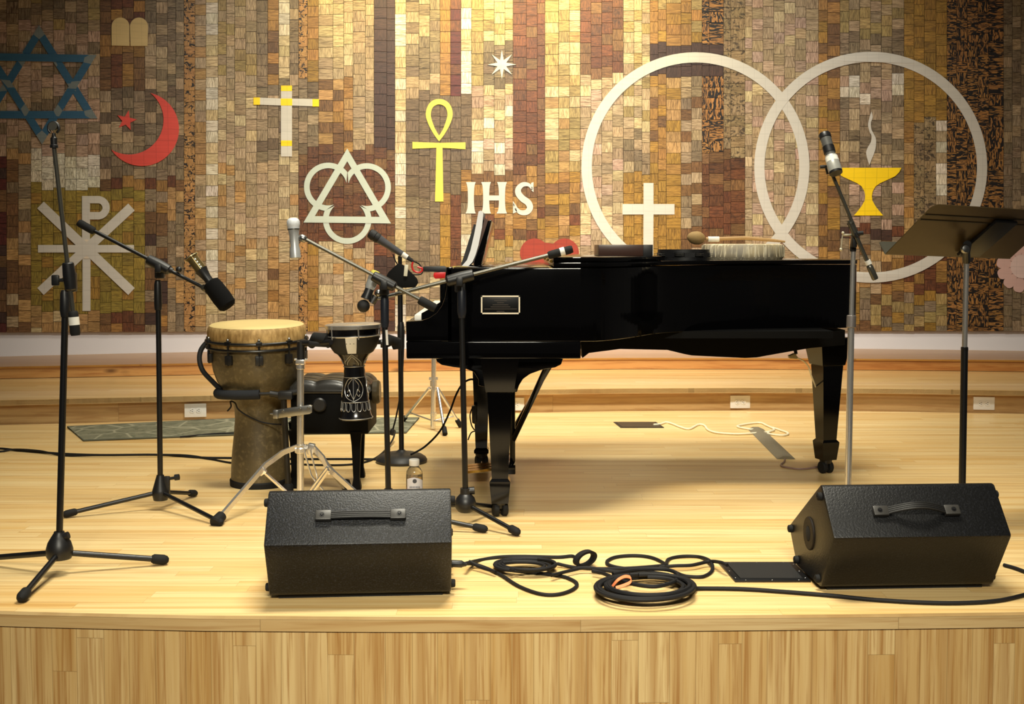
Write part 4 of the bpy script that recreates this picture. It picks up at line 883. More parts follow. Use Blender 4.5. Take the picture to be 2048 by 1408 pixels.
m = MB(); m.prism([P(a, b, c.y-0.045) for a, b in [(792, 530), (797, 527), (806, 530), (822, 545), (834, 558), (836, 566), (830, 575), (800, 576), (772, 570), (769, 562), (776, 545)]], (0, 0.03, 0), 0.004); m.build('bag', plain('pouch_black', (7, 7, 7), .75, spec=.2), po)
m = MB(); m.box(P(812, 541, c.y-0.05), (0.018, 0.012, 0.055), Matrix.Rotation(.1, 3, 'Y'), .003); m.build('clip', plain('cream_plastic', (220, 214, 190), .4), po, label='cream clip')
rc = thing('carabiner', P(834, 540, c.y), 'red carabiner hanging beside the tilted black microphone', 'carabiner')
m = MB(); m.path([P(826, 524, c.y-.05), P(824, 532, c.y-.05), P(827, 541, c.y-.05), P(836, 545, c.y-.05), P(843, 543, c.y-.05), P(844, 537, c.y-.05), P(835, 534, c.y-.05)], 0.0045, 10, smooth=6); m.build('hook', RED, rc)

# F: chrome stand with boom at right
yF = 4.28; c = Vector((P(1697, 900, yF).x, yF, 0))
F_ = thing('microphone_stand', c, 'chrome boom stand behind the right wedge with a taped microphone', 'microphone stand', 'boom microphone stands')
m = MB(); m.lathe(c, (0, 0, 1), [(0, 0.115), (0.01, 0.115), (0.022, 0.1), (0.03, 0.05), (0.05, 0.02)], 36); m.build('round_base', BLACKM, F_)
m = MB(); m.tube((c.x, c.y, 0.03), P(1702, 655, yF), 0.0118); m.build('pole', CHROME, F_)
m = MB(); m.tube(P(1702, 655, yF), P(1706.5, 500, yF), 0.0088); m.build('upper_pole', CHROME, F_)
m = MB(); m.lathe(P(1702, 655, yF), (0.03, 0, 1), [(0, 0.0145), (0.002, 0.0165), (0.042, 0.0165), (0.044, 0.013)], 18); m.build('clutch', plain('knurled', (140, 134, 132), .4, .6), F_)
m = MB(); m.lathe(P(1706, 503, yF), (0, 0, 1), [(0, 0.0105), (0.01, 0.0115), (0.05, 0.008)], 16); m.build('swivel', BLACK, F_)
ba, bb = P(1663, 345, yF-.04), P(1750, 557, yF-.04)
m = MB(); m.tube(ba, P(1716, 472, yF-.04), 0.0062); m.tube(P(1698, 441, yF-.04), bb, 0.0075); m.build('boom_arm', GREYM, F_)
dB = bb-ba
m = MB(); m.lathe(P(1700, 444, yF-.04), dB, [(0, 0.012), (0.006, 0.0125), (0.007, 0.011), (0.05, 0.0105)], 16); m.build('slide_collar', GREYM, F_)
m = MB(); m.lathe(P(1711, 465, yF-.04), dB, [(0, 0.0125), (0.016, 0.0125)], 16); m.box(P(1708, 478, yF-.02), (0.016, 0.03, 0.06), None, .004); m.tube(P(1714, 467, yF-.05), P(1726, 466, yF-.05), 0.008); m.build('boom_clamp', BLACK, F_)
cw = grip_end(F_, P(1738, 530, yF-.04), P(1751, 559, yF-.04), 0.0115, GREYM, 'hand_grip'); m = MB(); m.path([P(1734.5, 521, yF-.04), P(1738, 529, yF-.04)], 0.0112, 16); m.build('tape_band', TAPE, cw)
m = MB(); m.lathe(P(1656, 330, yF-.04), (0.3, 0, -1), [(0, 0.013), (0.03, 0.014)], 14); m.tube(P(1655, 333, yF-.05), P(1640, 334, yF-.05), 0.006); m.build('mic_clip', BLACK, F_)
mh, mt = P(1648, 266, yF-.03), P(1671, 343, yF-.10)
mic = thing('microphone', mt, 'silver grey microphone with white tape on the chrome boom stand', 'microphone')
ax = mt-mh; LL = ax.length
m = MB(); m.lathe(mh, ax, [(0, 0.012), (0.003, 0.019), (0.008, 0.021), (0.022, 0.021), (0.024, 0.018)], 24); m.build('grille', plain('dark_grille', (40, 40, 42), .35, .5), mic)
m = MB(); m.lathe(along(mh, mt, 0.024/LL), ax, [(0, 0.0195), (LL*.3, 0.0185), (LL*.42, 0.0175), (LL*.5, 0.0175)], 24); m.build('body', plain('grey_satin', (140, 140, 136), .25, .7), mic)
m = MB(); m.lathe(along(mh, mt, 0.36), ax, [(0, 0.0205), (LL*.16, 0.0205)], 24); m.build('clip_band', BLACK, mic)
m = MB(); m.lathe(along(mh, mt, 0.60), ax, [(0, 0.0195), (LL*.02, 0.0215), (LL*.36, 0.024), (LL*.4, 0.0235)], 24); m.build('battery_cup', plain('grey_cup', (166, 166, 160), .3, .3), mic)
m = MB(); m.lathe(along(mh, mt, 0.64), ax, [(0, 0.0222), (LL*.12, 0.0228)], 24); m.build('tape_band', TAPE, mic)
m = MB(); m.lathe(along(mh, mt, 1.0), ax, [(0, 0.0232), (LL*.05, 0.0225)], 24); m.build('end_cap', BLACK, mic)
m = MB(); m.tube(P(1702, 470, yF), P(1686, 470, yF), 0.004); m.sphere(P(1686, 466, yF), 0.006); m.tube(P(1685, 470, yF), P(1682, 498, yF), 0.0022); m.sphere(P(1682, 499, yF), 0.0065); m.build('lock_handle', plain('pale_metal', (214, 204, 176), .35, .5), F_, label='small pale metal lock handle')

# G: music stand
yG = 4.42; c = Vector((P(1926, 900, yG).x, yG, 0))
G_ = thing('music_stand', c, 'music stand with wide dark desk and chrome neck behind the right wedge', 'music stand')
m = MB(); m.lathe(c, (0, 0, 1), [(0, 0.105), (0.01, 0.105), (0.02, 0.09), (0.03, 0.04), (0.05, 0.02)], 36); m.build('base', BLACKM, G_)
m = MB(); m.tube((c.x, c.y, 0.03), P(1929, 694, yG), 0.0128); m.lathe(P(1929, 702, yG), (0, 0, 1), [(0, 0.0128), (0.01, 0.0135), (0.015, 0.0095)], 16); m.build('pole', BLACKM, G_)
m = MB(); m.tube(P(1929, 700, yG), P(1933, 516, yG), 0.0098); m.build('neck', CHROME, G_)
BL, BR, TL, TR = P(1772, 508, 4.30), P(2020, 517, 4.56), P(1868, 409, 4.10), P(2122, 420, 4.36)
nrm = (BR-BL).cross(TL-BL).normalized()
if nrm.y < 0: nrm = -nrm
DESK = plain('desk_bronze_black', (70, 56, 32), 0.35, .3)
def dp(u, v, w=0.0): return BL+(BR-BL)*u+(TL-BL)*v+nrm*w
m = MB(); m.prism([dp(0, 0), dp(1, 0), dp(1, .93), dp(.985, .985), dp(.96, 1), dp(.04, 1), dp(.015, .985), dp(0, .93)], nrm*0.003); dko = m.build('desk', DESK, G_)
m = MB()
for v0 in (.70, .80): m.prism([dp(0.01, v0, -0.0005), dp(0.99, v0, -0.0005), dp(0.99, v0+.016, -0.0005), dp(0.01, v0+.016, -0.0005)], nrm*(-0.002))
m.build('crease', plain('desk_crease', (34, 27, 16), .4, .3), dko)
m = MB(); lw = 0.052; m.prism([dp(-.005, 0), dp(1.005, 0), dp(1.005, 0)+nrm*lw+Vector((0, 0, .004)), dp(.99, 0.0)+nrm*(lw+.006), dp(.02, 0)+nrm*(lw+.006), dp(-.005, 0)+nrm*lw], (TL-BL).normalized()*(-0.003)); m.build('lip', plain('lip_grey', (78, 76, 66), .4, .2), dko)
m = MB(); q0, q1 = dp(.60, .08, -0.004), dp(.62, .80, -0.004); du = (BR-BL).normalized()
m.prism([q0-du*.05, q0+du*.06, q1+du*.06, q1-du*.045], -nrm*0.012, .003); m.build('back_bracket', BLACKM, G_)
m = MB(); q = P(1929, 498, 4.30); m.lathe(q, (0.1, -1, .1), [(0, .016), (.006, .017), (.012, .013), (.014, .006)], 18); m.build('tilt_knob', STEEL, G_)
m = MB(); m.path([P(1933, 522, yG), P(1932, 505, 4.38), P(1935, 488, 4.33)], 0.0145, 14); m.build('swivel', BLACKM, G_)

# ------------------------------------------------------------------ drums
c = F(520, 968); sc = c.y/FPX
dj = thing('djembe', c, 'tall goblet djembe with tan head and mottled olive brown shell', 'drum')
zb = lambda py: P(520, py, c.y).z
R_ = lambda r: r*sc
t = NT('djembe_shell'); v = t.coord('Object'); n1 = t.noise(v, 7, 3); n2 = t.noise(v, 60, 3)
x = t.mix(t.ramp(n1, .3, .75), lin((70, 61, 43)), lin((98, 84, 54))); x = t.mix(t.math('MULTIPLY', t.ramp(n2, .5, .7), .4), x, lin((132, 116, 82))); t.col(x); t.set(.42, coat=.15); SHELL = t.m
tilt = Matrix.Translation(c) @ Matrix.Rotation(math.radians(2.2), 4, 'X') @ Matrix.Translation(-c)
def dl(prof, seg=56): 
    m = MB(); m.lathe((c.x, c.y, 0), (0, 0, 1), prof, seg); return m.xf(tilt)
dl([(0.028, R_(57)), (zb(930), R_(56)), (zb(900), R_(53.5)), (zb(862), R_(49)), (zb(835), R_(46.5)), (zb(815), R_(47)), (zb(802), R_(51)), (zb(790), R_(58)), (zb(775), R_(70)), (zb(758), R_(80)), (zb(738), R_(87)), (zb(715), R_(91)), (zb(692), R_(92.5)), (zb(676), R_(93))]).build('shell', SHELL, dj)
dl([(0.0, R_(56)), (0.003, R_(59)), (0.026, R_(59.5)), (0.032, R_(57.5))]).build('rubber_base', RUBBER, dj)
t = NT('goat_skin_side'); v = t.coord('Object'); n1 = t.noise(t.coord('Object', (1, 1, .35)), 60, 4); x = t.mix(t.ramp(n1, .4, .65), lin((150, 118, 66)), lin((196, 162, 104))); t.col(x); t.set(.7); SKIN = t.m
dl([(zb(690), R_(94)), (zb(674), R_(97)), (zb(660), R_(97)), (zb(652), R_(95.5)), (zb(648), R_(92))]).build('skin_collar', SKIN, dj)
dl([(zb(648.2), R_(92.5)), (zb(646), R_(89)), (zb(645.5), R_(60)), (zb(646.5), R_(1))]).build('drumhead', plain('drum_skin', (214, 190, 128), .6, var=.1, scale=10), dj)
for py, r in ((677, 99), (690, 98)):
    m = MB(); m.torus((c.x, c.y, zb(py)), (0, 0, 1), R_(r), 0.0065, 56); m.xf(tilt); m.build('tension_ring', BLACKM, dj)
for k in range(10):
    a = 2*PI*k/10-PI/2+0.07+PI/10*0.55; d_ = Vector((math.cos(a), math.sin(a), 0)); m = MB()
    q = Vector((c.x, c.y, 0))+d_*R_(98.5)
    m.tube(q+Vector((0, 0, zb(718))), q+Vector((0, 0, zb(672))), 0.0045, seg=10); m.box(q+Vector((0, 0, zb(676))), (0.018, 0.026, 0.018), Matrix.Rotation(a, 3, 'Z'), .003)
    m.xf(tilt); lg = m.build('tension_lug', BLACKM, dj); m = MB(); m.box(q-d_*0.004+Vector((0, 0, zb(708))), (0.016, 0.033, 0.040), Matrix.Rotation(a, 3, 'Z'), .004); m.xf(tilt); m.build('bracket', BLACK, lg)
    m = MB(); m.lathe(q+Vector((0, 0, zb(674))), (0, 0, 1), [(0, .006), (.012, .006), (.016, .003)], 10); m.xf(tilt); m.build('bolt', STEEL, lg)
ys = c.y-0.06
m = MB(); m.path([P(414, 684, c.y), P(402, 700, c.y-.01), P(399, 720, c.y-.02), P(406, 742, c.y-.03), P(424, 762, c.y-.05), P(442, 780, c.y-.08)], 0.011, 12, smooth=6); m.build('strap', plain('black_webbing', (20, 20, 22), .7), dj)
# black holder with foam arm
hs = thing('drum_holder', Vector((P(570, 900, 5.02).x, 5.02, 0)), 'black stand with padded arm wrapped round the djembe waist', 'drum stand')
yh = c.y-R_(70); 
m = MB(); arc_pts = [P(436, 786, c.y-.10), P(440, 789, c.y-.16), P(460, 790, c.y-.195), P(490, 790, c.y-.20), P(519, 789, c.y-.20)]
m.path([P(440, 783, c.y-.05)]+arc_pts, 0.0205, 16, smooth=6); m.build('foam_arm', FOAM, hs)
m = MB(); m.tube(P(517, 788, c.y-.20), P(545, 787, c.y-.20), 0.007); m.path([P(540, 787, c.y-.20), P(560, 790, c.y-.20), P(580, 786, c.y-.20), P(598, 783, c.y-.20)], 0.013, 12); m.box(P(572, 790, c.y-.20), (0.06, .05, .035), None, .006); m.build('arm_bracket', BLACK, hs)
m = MB(); m.tube(P(567, 795, c.y-.2), Vector((P(574, 980, 5.02).x, 5.05, 0.02)), 0.013); m.build('post', BLACKM, hs)
m = MB(); m.lathe(Vector((P(574, 980, 5.02).x, 5.05, 0)), (0, 0, 1), [(0, .022), (.03, .022), (.04, .015)], 16); m.build('rubber_foot', RUBBER, hs)
m = MB(); m.path([P(455, 822, c.y-.14), P(462, 813, c.y-.15), P(461, 803, c.y-.16), P(470, 806, c.y-.15), P(476, 818, c.y-.135), P(492, 830, c.y-.125), P(520, 843, c.y-.125), P(545, 848, c.y-.13), P(562, 849, c.y-.16)], 0.0035, 8, smooth=6); m.build('tie_cord', CABLE, dj)

# chrome tripod drum stand
ys = 4.86; c2 = Vector((P(601, 1000, ys).x, ys, 0))
ds = thing('drum_stand', c2, 'chrome tripod stand carrying the small goblet drum in front of the bench', 'drum stand')
m = MB(); m.tube((c2.x, c2.y, 0.03), P(601, 735, ys), 0.0145); m.build('post', CHROME, ds)
m = MB(); m.tube(P(601, 760, ys), P(602, 690, ys), 0.0095); m.build('upper_tube', CHROME, ds)
m = MB(); m.lathe(P(601, 738, ys), (0, 0, 1), [(0, .0165), (.002, .018), (.03, .018), (.032, .015)], 18); m.box(P(601, 724, ys), (.036, .036, .022), None, .004); m.tube(P(589, 719, ys), P(615, 719, ys), .005); m.build('height_clutch', CHROME, ds)
m = MB(); m.tube(P(602, 719, ys), P(602, 683, ys), .0165); m.build('sleeve', BLACK, ds)
m = MB(); m.lathe(P(601, 906, ys), (0, 0, 1), [(0, .02), (.004, .024), (.02, .024), (.024, .02), (.034, .02), (.036, .016)], 18); m.box(P(622, 898, ys), (.028, .03, .045), Matrix.Rotation(.2, 3, 'Y'), .004); m.build('leg_collar', CHROME, ds)
def flat_leg(pts, w=0.02):
    m = MB(); pts = [Vector(p) for p in pts]; R = []
    for i, p in enumerate(pts):
        d = (pts[min(i+1, len(pts)-1)]-pts[max(i-1, 0)]).normalized(); s = d.cross(Vector((0, 0, 1))).normalized(); n_ = s.cross(d)
        R.append([p+s*0.006+n_*w/2, p-s*0.006+n_*w/2, p-s*0.006-n_*w/2, p+s*0.006-n_*w/2])
    m.loft(R); return m
fA = F(431, 1052); fA.z = 0.012
lg = flat_leg([P(596, 893, ys), P(566, 905, ys-.03), P(531, 930, ys-.09), along(P(531, 930, ys-.09), fA, 1.0)]).build('leg', CHROME, ds)
d_ = (fA-P(531, 930, ys-.09)).normalized(); m = MB(); m.lathe(fA-d_*.05, d_, [(0, .014), (.005, .02), (.05, .024), (.056, .02)], 16); m.build('rubber_foot', RUBBER, lg)
m = MB(); m.box(P(524, 942, ys-.11), (.03, .02, .03), Matrix.Rotation(-.6, 3, 'Y'), .004); m.build('leg_joint', CHROME, lg)
fB = Vector((P(742, 1010, 4.72).x, 4.72, .012)); lg = flat_leg([P(624, 892, ys), P(645, 915, ys-.02), P(655, 935, ys-.03), fB]).build('leg', CHROME, ds)
d_ = (fB-P(655, 935, ys-.03)).normalized(); m = MB(); m.lathe(fB-d_*.05, d_, [(0, .014), (.005, .02), (.05, .024), (.056, .02)], 16); m.build('rubber_foot', RUBBER, lg)
m = MB(); m.box(P(657, 940, ys-.03), (.03, .02, .03), Matrix.Rotation(.6, 3, 'Y'), .004); m.build('leg_joint', CHROME, lg)
fC = Vector((P(690, 970, 5.10).x, 5.10, .012)); lg = flat_leg([P(612, 893, ys), P(640, 912, ys+.06), fC]).build('leg', CHROME, ds)
m = MB(); m.lathe(fC+Vector((0, 0, .03)), (0.2, 0.3, -1), [(0, .014), (.005, .02), (.035, .022)], 16); m.build('rubber_foot', RUBBER, lg)
for a, b in (((524, 940), (590, 1000)), ((657, 940), (608, 1010)), ((655, 935), (614, 990))):
    m = MB(); m.path([P(a[0], a[1], ys-.08), P((a[0]+b[0])/2, (a[1]+b[1])/2, ys-.05), P(b[0], b[1], ys)], .007, 8); m.build('leg_strut', CHROME, ds)
m = MB(); m.path([P(609, 905, ys-.03), P(622, 950, ys-.03), P(632, 965, ys-.03), P(622, 985, ys-.03), P(626, 1005, ys-.03)], .004, 8); m.path([P(620, 900, ys-.03), P(633, 950, ys-.03), P(636, 968, ys-.03), P(648, 982, ys-.03), P(648, 1005, ys-.03)], .004, 8); m.build('pedal_wire', CHROME, ds)
m = MB(); m.prism([P(a, b, ys-.035) for a, b in [(554, 820), (619, 810), (624, 812), (624, 825), (619, 828), (556, 837), (553, 834)]], (0, .02, 0), .002)
for a in (566, 600, 617): m.lathe(P(a, 823-(a-566)*.12, ys-.035), (0, -1, 0), [(0, .007), (.003, .006)], 12)
m.tube(P(556, 829, ys-.03), P(540, 828, ys-.03), .006, .003); m.box(P(552, 828, ys-.03), (.02, .03, .035), None, .003); m.build('clamp_bracket', STEEL, ds)
# darbuka
cx_ = 712; yd = 4.86; sc2 = yd/FPX; qd = P(712, 835, yd)
da = thing('goblet_drum', qd, 'small black goblet drum with silver scroll pattern held in the chrome stand', 'drum')
zz = lambda py: P(cx_, py, yd).z
r2_ = lambda r: r*sc2
prof = [(838, 32), (834, 33.5), (829, 31), (815, 28.5), (790, 26), (760, 23), (748, 21), (742, 21.5), (736, 20.5), (726, 21.5), (718, 25), (710, 31), (702, 38), (694, 43.5), (686, 47), (678, 49.5), (668, 51), (656, 51.5)]
t = NT('darbuka_enamel'); x = t.mix(t.ramp(t.noise(t.coord('Object'), 14, 2), .45, .7), lin((9, 9, 12)), lin((34, 30, 24))); t.col(x); t.set(.18, coat=.5)
dt = Matrix.Translation(qd) @ Matrix.Rotation(math.radians(-1.5), 4, 'Y') @ Matrix.Translation(-qd)
m = MB(); m.lathe((qd.x, qd.y, 0), (0, 0, 1), [(zz(p), r2_(r)) for p, r in prof], 44); m.xf(dt); m.build('shell', t.m, da)
m = MB(); m.lathe((qd.x, qd.y, 0), (0, 0, 1), [(zz(657), r2_(52)), (zz(656), r2_(55.5)), (zz(649), r2_(56)), (zz(647.5), r2_(53))], 44); m.torus((qd.x, qd.y, zz(671)), (0, 0, 1), r2_(53.5), .003, 44, 8); m.xf(dt); m.build('rim', CHROME, da)
m = MB(); m.lathe((qd.x, qd.y, zz(648.5)), (0, 0, 1), [(0, r2_(53)), (.001, r2_(52.5))], 44); m.xf(dt); m.build('drumhead', plain('synthetic_head', (222, 216, 204), .4), da)
for k in range(6):
    a = -PI/2+0.32+k*PI/3; m = MB(); q = Vector((qd.x+math.cos(a)*r2_(55), qd.y+math.sin(a)*r2_(55), 0)); m.tube(q+Vector((0, 0, zz(676))), q+Vector((0, 0, zz(650))), .003, seg=8); m.lathe(q+Vector((0, 0, zz(656))), (0, 0, 1), [(0, .005), (.012, .005)], 8); m.xf(dt); m.build('tension_rod', CHROME, da)
def onshell(ang, py, off=.0015):
    pr = sorted(prof)
    for (p0, r0), (p1, r1_) in zip(pr, pr[1:]):
        if p0 <= py <= p1: r = r0+(r1_-r0)*(py-p0)/(p1-p0); break
    else: r = 30
    return Vector((qd.x+math.sin(ang)*(r2_(r)+off), qd.y-math.cos(ang)*(r2_(r)+off), zz(py)))
m = MB()
def orn(pts): m.path([onshell(a, p) for a, p in pts], .0011, 6, smooth=5)
for rep in range(3):
    o_ = rep*2.1
    orn([(o_, 800), (o_+.55, 792), (o_+.8, 775), (o_+.5, 758), (o_+.1, 754)]); orn([(o_, 800), (o_-.55, 792), (o_-.8, 775), (o_-.5, 758), (o_-.1, 754)])
    orn([(o_+.1, 756), (o_+.45, 768), (o_+.3, 780), (o_, 796)]); orn([(o_-.1, 756), (o_-.45, 768), (o_-.3, 780), (o_, 796)]); orn([(o_, 754), (o_, 801)])
    orn([(o_+.5, 782), (o_+.35, 776), (o_+.25, 784), (o_+.4, 790), (o_+.5, 786)]); orn([(o_-.5, 782), (o_-.35, 776), (o_-.25, 784), (o_-.4, 790), (o_-.5, 786)])
    orn([(o_, 710), (o_-.4, 722), (o_-.5, 728)]); orn([(o_, 710), (o_+.4, 722), (o_+.5, 728)]); orn([(o_, 706), (o_-.6, 720), (o_-.8, 726)]); orn([(o_, 706), (o_+.6, 720), (o_+.8, 726)])
for k in range(16):
    a = 2*PI*k/16; orn([(a-.13, 804), (a-.13, 816), (a, 820), (a+.13, 816), (a+.13, 804), (a, 802)])
for py in (732, 753, 802): m.torus(onshell(0, py)-onshell(0, py)+Vector((qd.x, qd.y, zz(py))), (0, 0, 1), (onshell(0, py)-Vector((qd.x, qd.y, zz(py)))).length, .0014, 40, 6)
m.torus((qd.x, qd.y, zz(835)), (0, 0, 1), r2_(33.5), .002, 40, 6)
m.xf(dt); m.build('scroll_ornament', plain('silver_line', (200, 200, 198), .3, .8), da, label='silver scroll lines')
m = MB(); m.lathe((qd.x, qd.y, 0), (0, 0, 1), [(zz(707), r2_(33.5)), (zz(704), r2_(39)), (zz(694), r2_(46)), (zz(684), r2_(50.5)), (zz(672), r2_(53)), (zz(671), r2_(51))], 44, cap=False); m.xf(dt); wr = m.build('cloth_wrap', GREYTAPE, da)
m = MB(); q0 = -0.16; R = []
for i in range(9):
    a = -0.05+0.42*(i/8)-0.12
    R.append([Vector((qd.x+math.sin(a)*r2_(rr), qd.y-math.cos(a)*r2_(rr), zz(pp_))) for rr, pp_ in ((40, 704), (48.5, 691), (54, 671), (52, 671), (46, 691), (38, 704))])
m.loft(R); m.xf(dt); m.build('tape_strip', TAPE, wr, label='white tape strip')
# cradle arms of the stand
m = MB(); m.path([P(602, 686, ys), P(640, 686, ys-.04), P(662, 684, ys-.09)], .012, 12); m.box(P(640, 688, ys-.04), (.09, .03, .022), Matrix.Rotation(.05, 3, 'Y'), .005); m.path([P(650, 687, ys), P(670, 686, ys+.13), P(712, 684, ys+.16), P(770, 684, ys+.08), P(778, 684, ys)], .01, 10, smooth=5); m.build('cradle_arm', BLACK, ds)
for pts in ([(622, 690, 0), (632, 676, -.03), (650, 677, -.05), (660, 690, -.03)], [(766, 690, -.03), (780, 680, -.02), (792, 684, 0), (794, 698, 0)]):
    m = MB(); m.path([P(a, b, ys+d) for a, b, d in pts], [.017, .024, .024, .017], 14); m.build('rubber_grip', RUBBER, ds)
m = MB(); m.path([P(762, 687, ys-.03), P(776, 688, ys-.03)], .017, 14); m.build('grip_post', BLACK, ds)

# ------------------------------------------------------------------ piano bench
def qb(px, y): return P(px, 800, y).x
y0, y1 = 5.10, 5.42; xl, xr = qb(581, y0), qb(736, y0)
pb = thing('piano_bench', ((xl+xr)/2, (y0+y1)/2, 0), 'black piano bench with tufted leather seat behind the chrome stand', 'bench')
zt, za0, za1 = Z(747, 5.2), Z(868, y0), Z(786, y0)
m = MB(); m.box(((xl+xr)/2, (y0+y1)/2, (za0+za1)/2), (xr-xl, y1-y0, za1-za0), bevel=.006); m.build('apron', MATTEB, pb)
g = bmesh.new(); nx, ny = 40, 36; grid = []
for i in range(nx+1):
    row = []
    for j in range(ny+1):
        u, v = i/nx, j/ny; e = min(u, 1-u, v, 1-v); edge = min(1, e/.09)**.5
        puff = abs(math.sin(PI*u*3))*abs(math.sin(PI*v*3)); puff = puff**.45
        row.append(g.verts.new((xl-.008+(xr-xl+.016)*u, y0-.012+(y1-y0+.024)*v, za1+.01+edge*(.034+.013*puff))))
    grid.append(row)
for i in range(nx):
    for j in range(ny): g.faces.new([grid[i][j], grid[i+1][j], grid[i+1][j+1], grid[i][j+1]])
m = MB(); m._merge(g, Matrix()); m.box(((xl+xr)/2, (y0+y1)/2, za1+.006), (xr-xl+.016, y1-y0+.024, .016), bevel=.005)
m.build('seat', plain('black_leather', (30, 28, 24), .28, bump=.1), pb, recalc=True)
for (px, yy) in ((590, y0+.05), (713, y0+.02), (590, y1-.03), (721, y1-.03)):
    x_ = P(px, 900, yy).x; m = MB(); m.loft([sq((x_, yy), h_, h_, z_) for z_, h_ in ((0, .019), (.012, .019), (.05, .013), (.07, .014), (.2, .019), (za0+.01, .025))]); m.build('leg', MATTEB, pb)
m = MB(); m.lathe(P(641, 808, y0), (0, -1, 0), [(0, .02), (.008, .021), (.014, .028), (.03, .03), (.036, .024)], 22); m.build('height_knob', BLACK, pb)
kq = Vector((xr, (y0+y1)/2-.05, P(739, 790, y0).z)); m = MB(); m.lathe(kq, (1, 0, 0), [(0, .03), (.01, .05), (.03, .052), (.04, .045)], 24); m.build('height_knob', plain('knob_brown', (64, 56, 40), .3), pb)

# ------------------------------------------------------------------ chrome stand behind the piano
yk = F(866, 860).y; ck_ = Vector((P(866, 860, yk).x, yk, 0))
ks2 = thing('tripod_stand', ck_, 'slim chrome tripod stand beyond the piano under the keyboard', 'stand')
m = MB(); m.tube((ck_.x, ck_.y, .01), P(868, 690, yk), .014); m.build('post', CHROME, ks2)
m = MB(); m.lathe(P(867, 772, yk), (0, 0, 1), [(0, .02), (.03, .02)], 16); m.lathe(P(867, 832, yk), (0, 0, 1), [(0, .018), (.02, .018)], 16); m.box(P(867, 757, yk), (.05, .02, .014)); m.build('collar', CHROME, ks2)
for fx_, fy_ in ((806, 845), (921, 856), (890, 872)):
    f = F(fx_, fy_); f.z = .014; m = MB(); a = P(867+(8 if fx_ > 866 else -8), 776, yk); m.tube(a, f, .0085); l_ = m.build('leg', CHROME, ks2)
    m = MB(); m.lathe(f+(a-f).normalized()*.045, f-a, [(0, .010), (.005, .014), (.05, .015)], 12); m.build('rubber_foot', RUBBER, l_)
    m = MB(); m.tube(P(866, 842, yk), along(a, f, .75), .005); m.build('strut', CHROME, ks2)

# ------------------------------------------------------------------ bottle
cb_ = F(829, 1013); bt = thing('drink_bottle', cb_, 'small clear drink bottle with white cap behind the left wedge', 'bottle')
GL = plain('clear_plastic', (236, 226, 200), .05, var=.02, trans=.92)
hB = P(829, 918, cb_.y).z; rB = 16.8*cb_.y/FPX
m = MB(); m.lathe(cb_, (0, 0, 1), [(0, rB*.85), (.004, rB*.97), (.02, rB), (hB*.66, rB), (hB*.74, rB*.95), (hB*.80, rB*.78), (hB*.85, rB*.55), (hB*.88, rB*.5), (hB*.9, rB*.5)], 32); m.build('bottle_body', GL, bt)
m = MB(); m.lathe(cb_+Vector((0, 0, .004)), (0, 0, 1), [(0, rB*.8), (hB*.6, rB*.94), (hB*.62, rB*.9)], 28); m.build('drink', plain('pale_drink', (214, 186, 120), .1, trans=.7), bt)
m = MB(); m.lathe(cb_+Vector((0, 0, hB*.865)), (0, 0, 1), [(0, rB*.60), (.002, rB*.63), (hB*.12, rB*.63), (hB*.135, rB*.55)], 28); m.build('cap', WHITE, bt)
def wrap(py0, py1, mat, nm, r, par, top=None, a0=-1.35, a1=1.35):
    m = MB(); R = []
    for i in range(25):
        a = a0+(a1-a0)*i/24; zt_ = P(829, py1, cb_.y).z; 
        if top: zt_ = zt_-abs(a)**1.6*.010*top
        zb_ = P(829, py0, cb_.y).z
        R.append([Vector((cb_.x+math.sin(a)*rr, cb_.y-math.cos(a)*rr, zz_)) for rr, zz_ in ((r, zb_), (r, zt_), (r-.0008, zt_), (r-.0008, zb_))])
    m.loft(R); return m.build(nm, mat, par)
lb = wrap(1002, 952, plain('label_paper', (224, 220, 224), .5, var=.03), 'label_wrap', rB+.001, bt, 1.0, -.9, 1.35); lb['label'] = 'white and pink label'
wrap(1003, 980, plain('label_pink', (196, 96, 136), .5), 'label_base', rB+.0016, lb, -1.2, -.95, -.25)
q = Vector((cb_.x+.004, cb_.y-rB-.0012, P(833, 959, cb_.y).z)); m = MB(); m.lathe(q, (0.1, -1, 0), [(0, .0085), (.0008, .0083)], 18); m.build('roundel', plain('roundel_dark', (70, 70, 76), .5), lb)
m = MB()
for i in range(7): m.box((cb_.x-.014+i*.0062, cb_.y-rB-.0014, P(829, 971, cb_.y).z), (.0036, .0008, .007))
m.box((cb_.x+.003, cb_.y-rB-.0014, P(829, 977, cb_.y).z), (.04, .0008, .001)); m.build('print_line', plain('print_grey', (110, 112, 124), .5), lb)

# ------------------------------------------------------------------ rug
rg = [F(135, 856), F(470, 839.5), F(838, 838), F(812, 867), F(475, 871), F(168, 883)]
t = NT('woven_rug'); v = t.coord('Object'); n1 = t.noise(v, 9, 3, .6, 2.0); n2 = t.noise(v, 200, 2)
wv = t.n('ShaderNodeTexVoronoi'); wv.feature = 'DISTANCE_TO_EDGE'; wv.inputs['Scale'].default_value = 5.0; t.l(v, wv.inputs['Vector'])
x = t.mix(t.ramp(n1, .46, .52), lin((104, 104, 82)), lin((124, 122, 98))); x = t.mix(t.math('SUBTRACT', 1.0, t.ramp(wv.outputs[0], .01, .05), True), x, lin((160, 156, 130))); x = t.mix(t.math('MULTIPLY', n2, .35), x, lin((70, 70, 56))); t.col(x); t.set(.95); 
rt = thing('runner_rug', rg[0], 'grey green patterned runner rug on the floor behind the drums', 'rug')
m = MB(); m.prism([(p.x, p.y, .001) for p in rg], (0, 0, .007)); m.build('pile', t.m, rt)
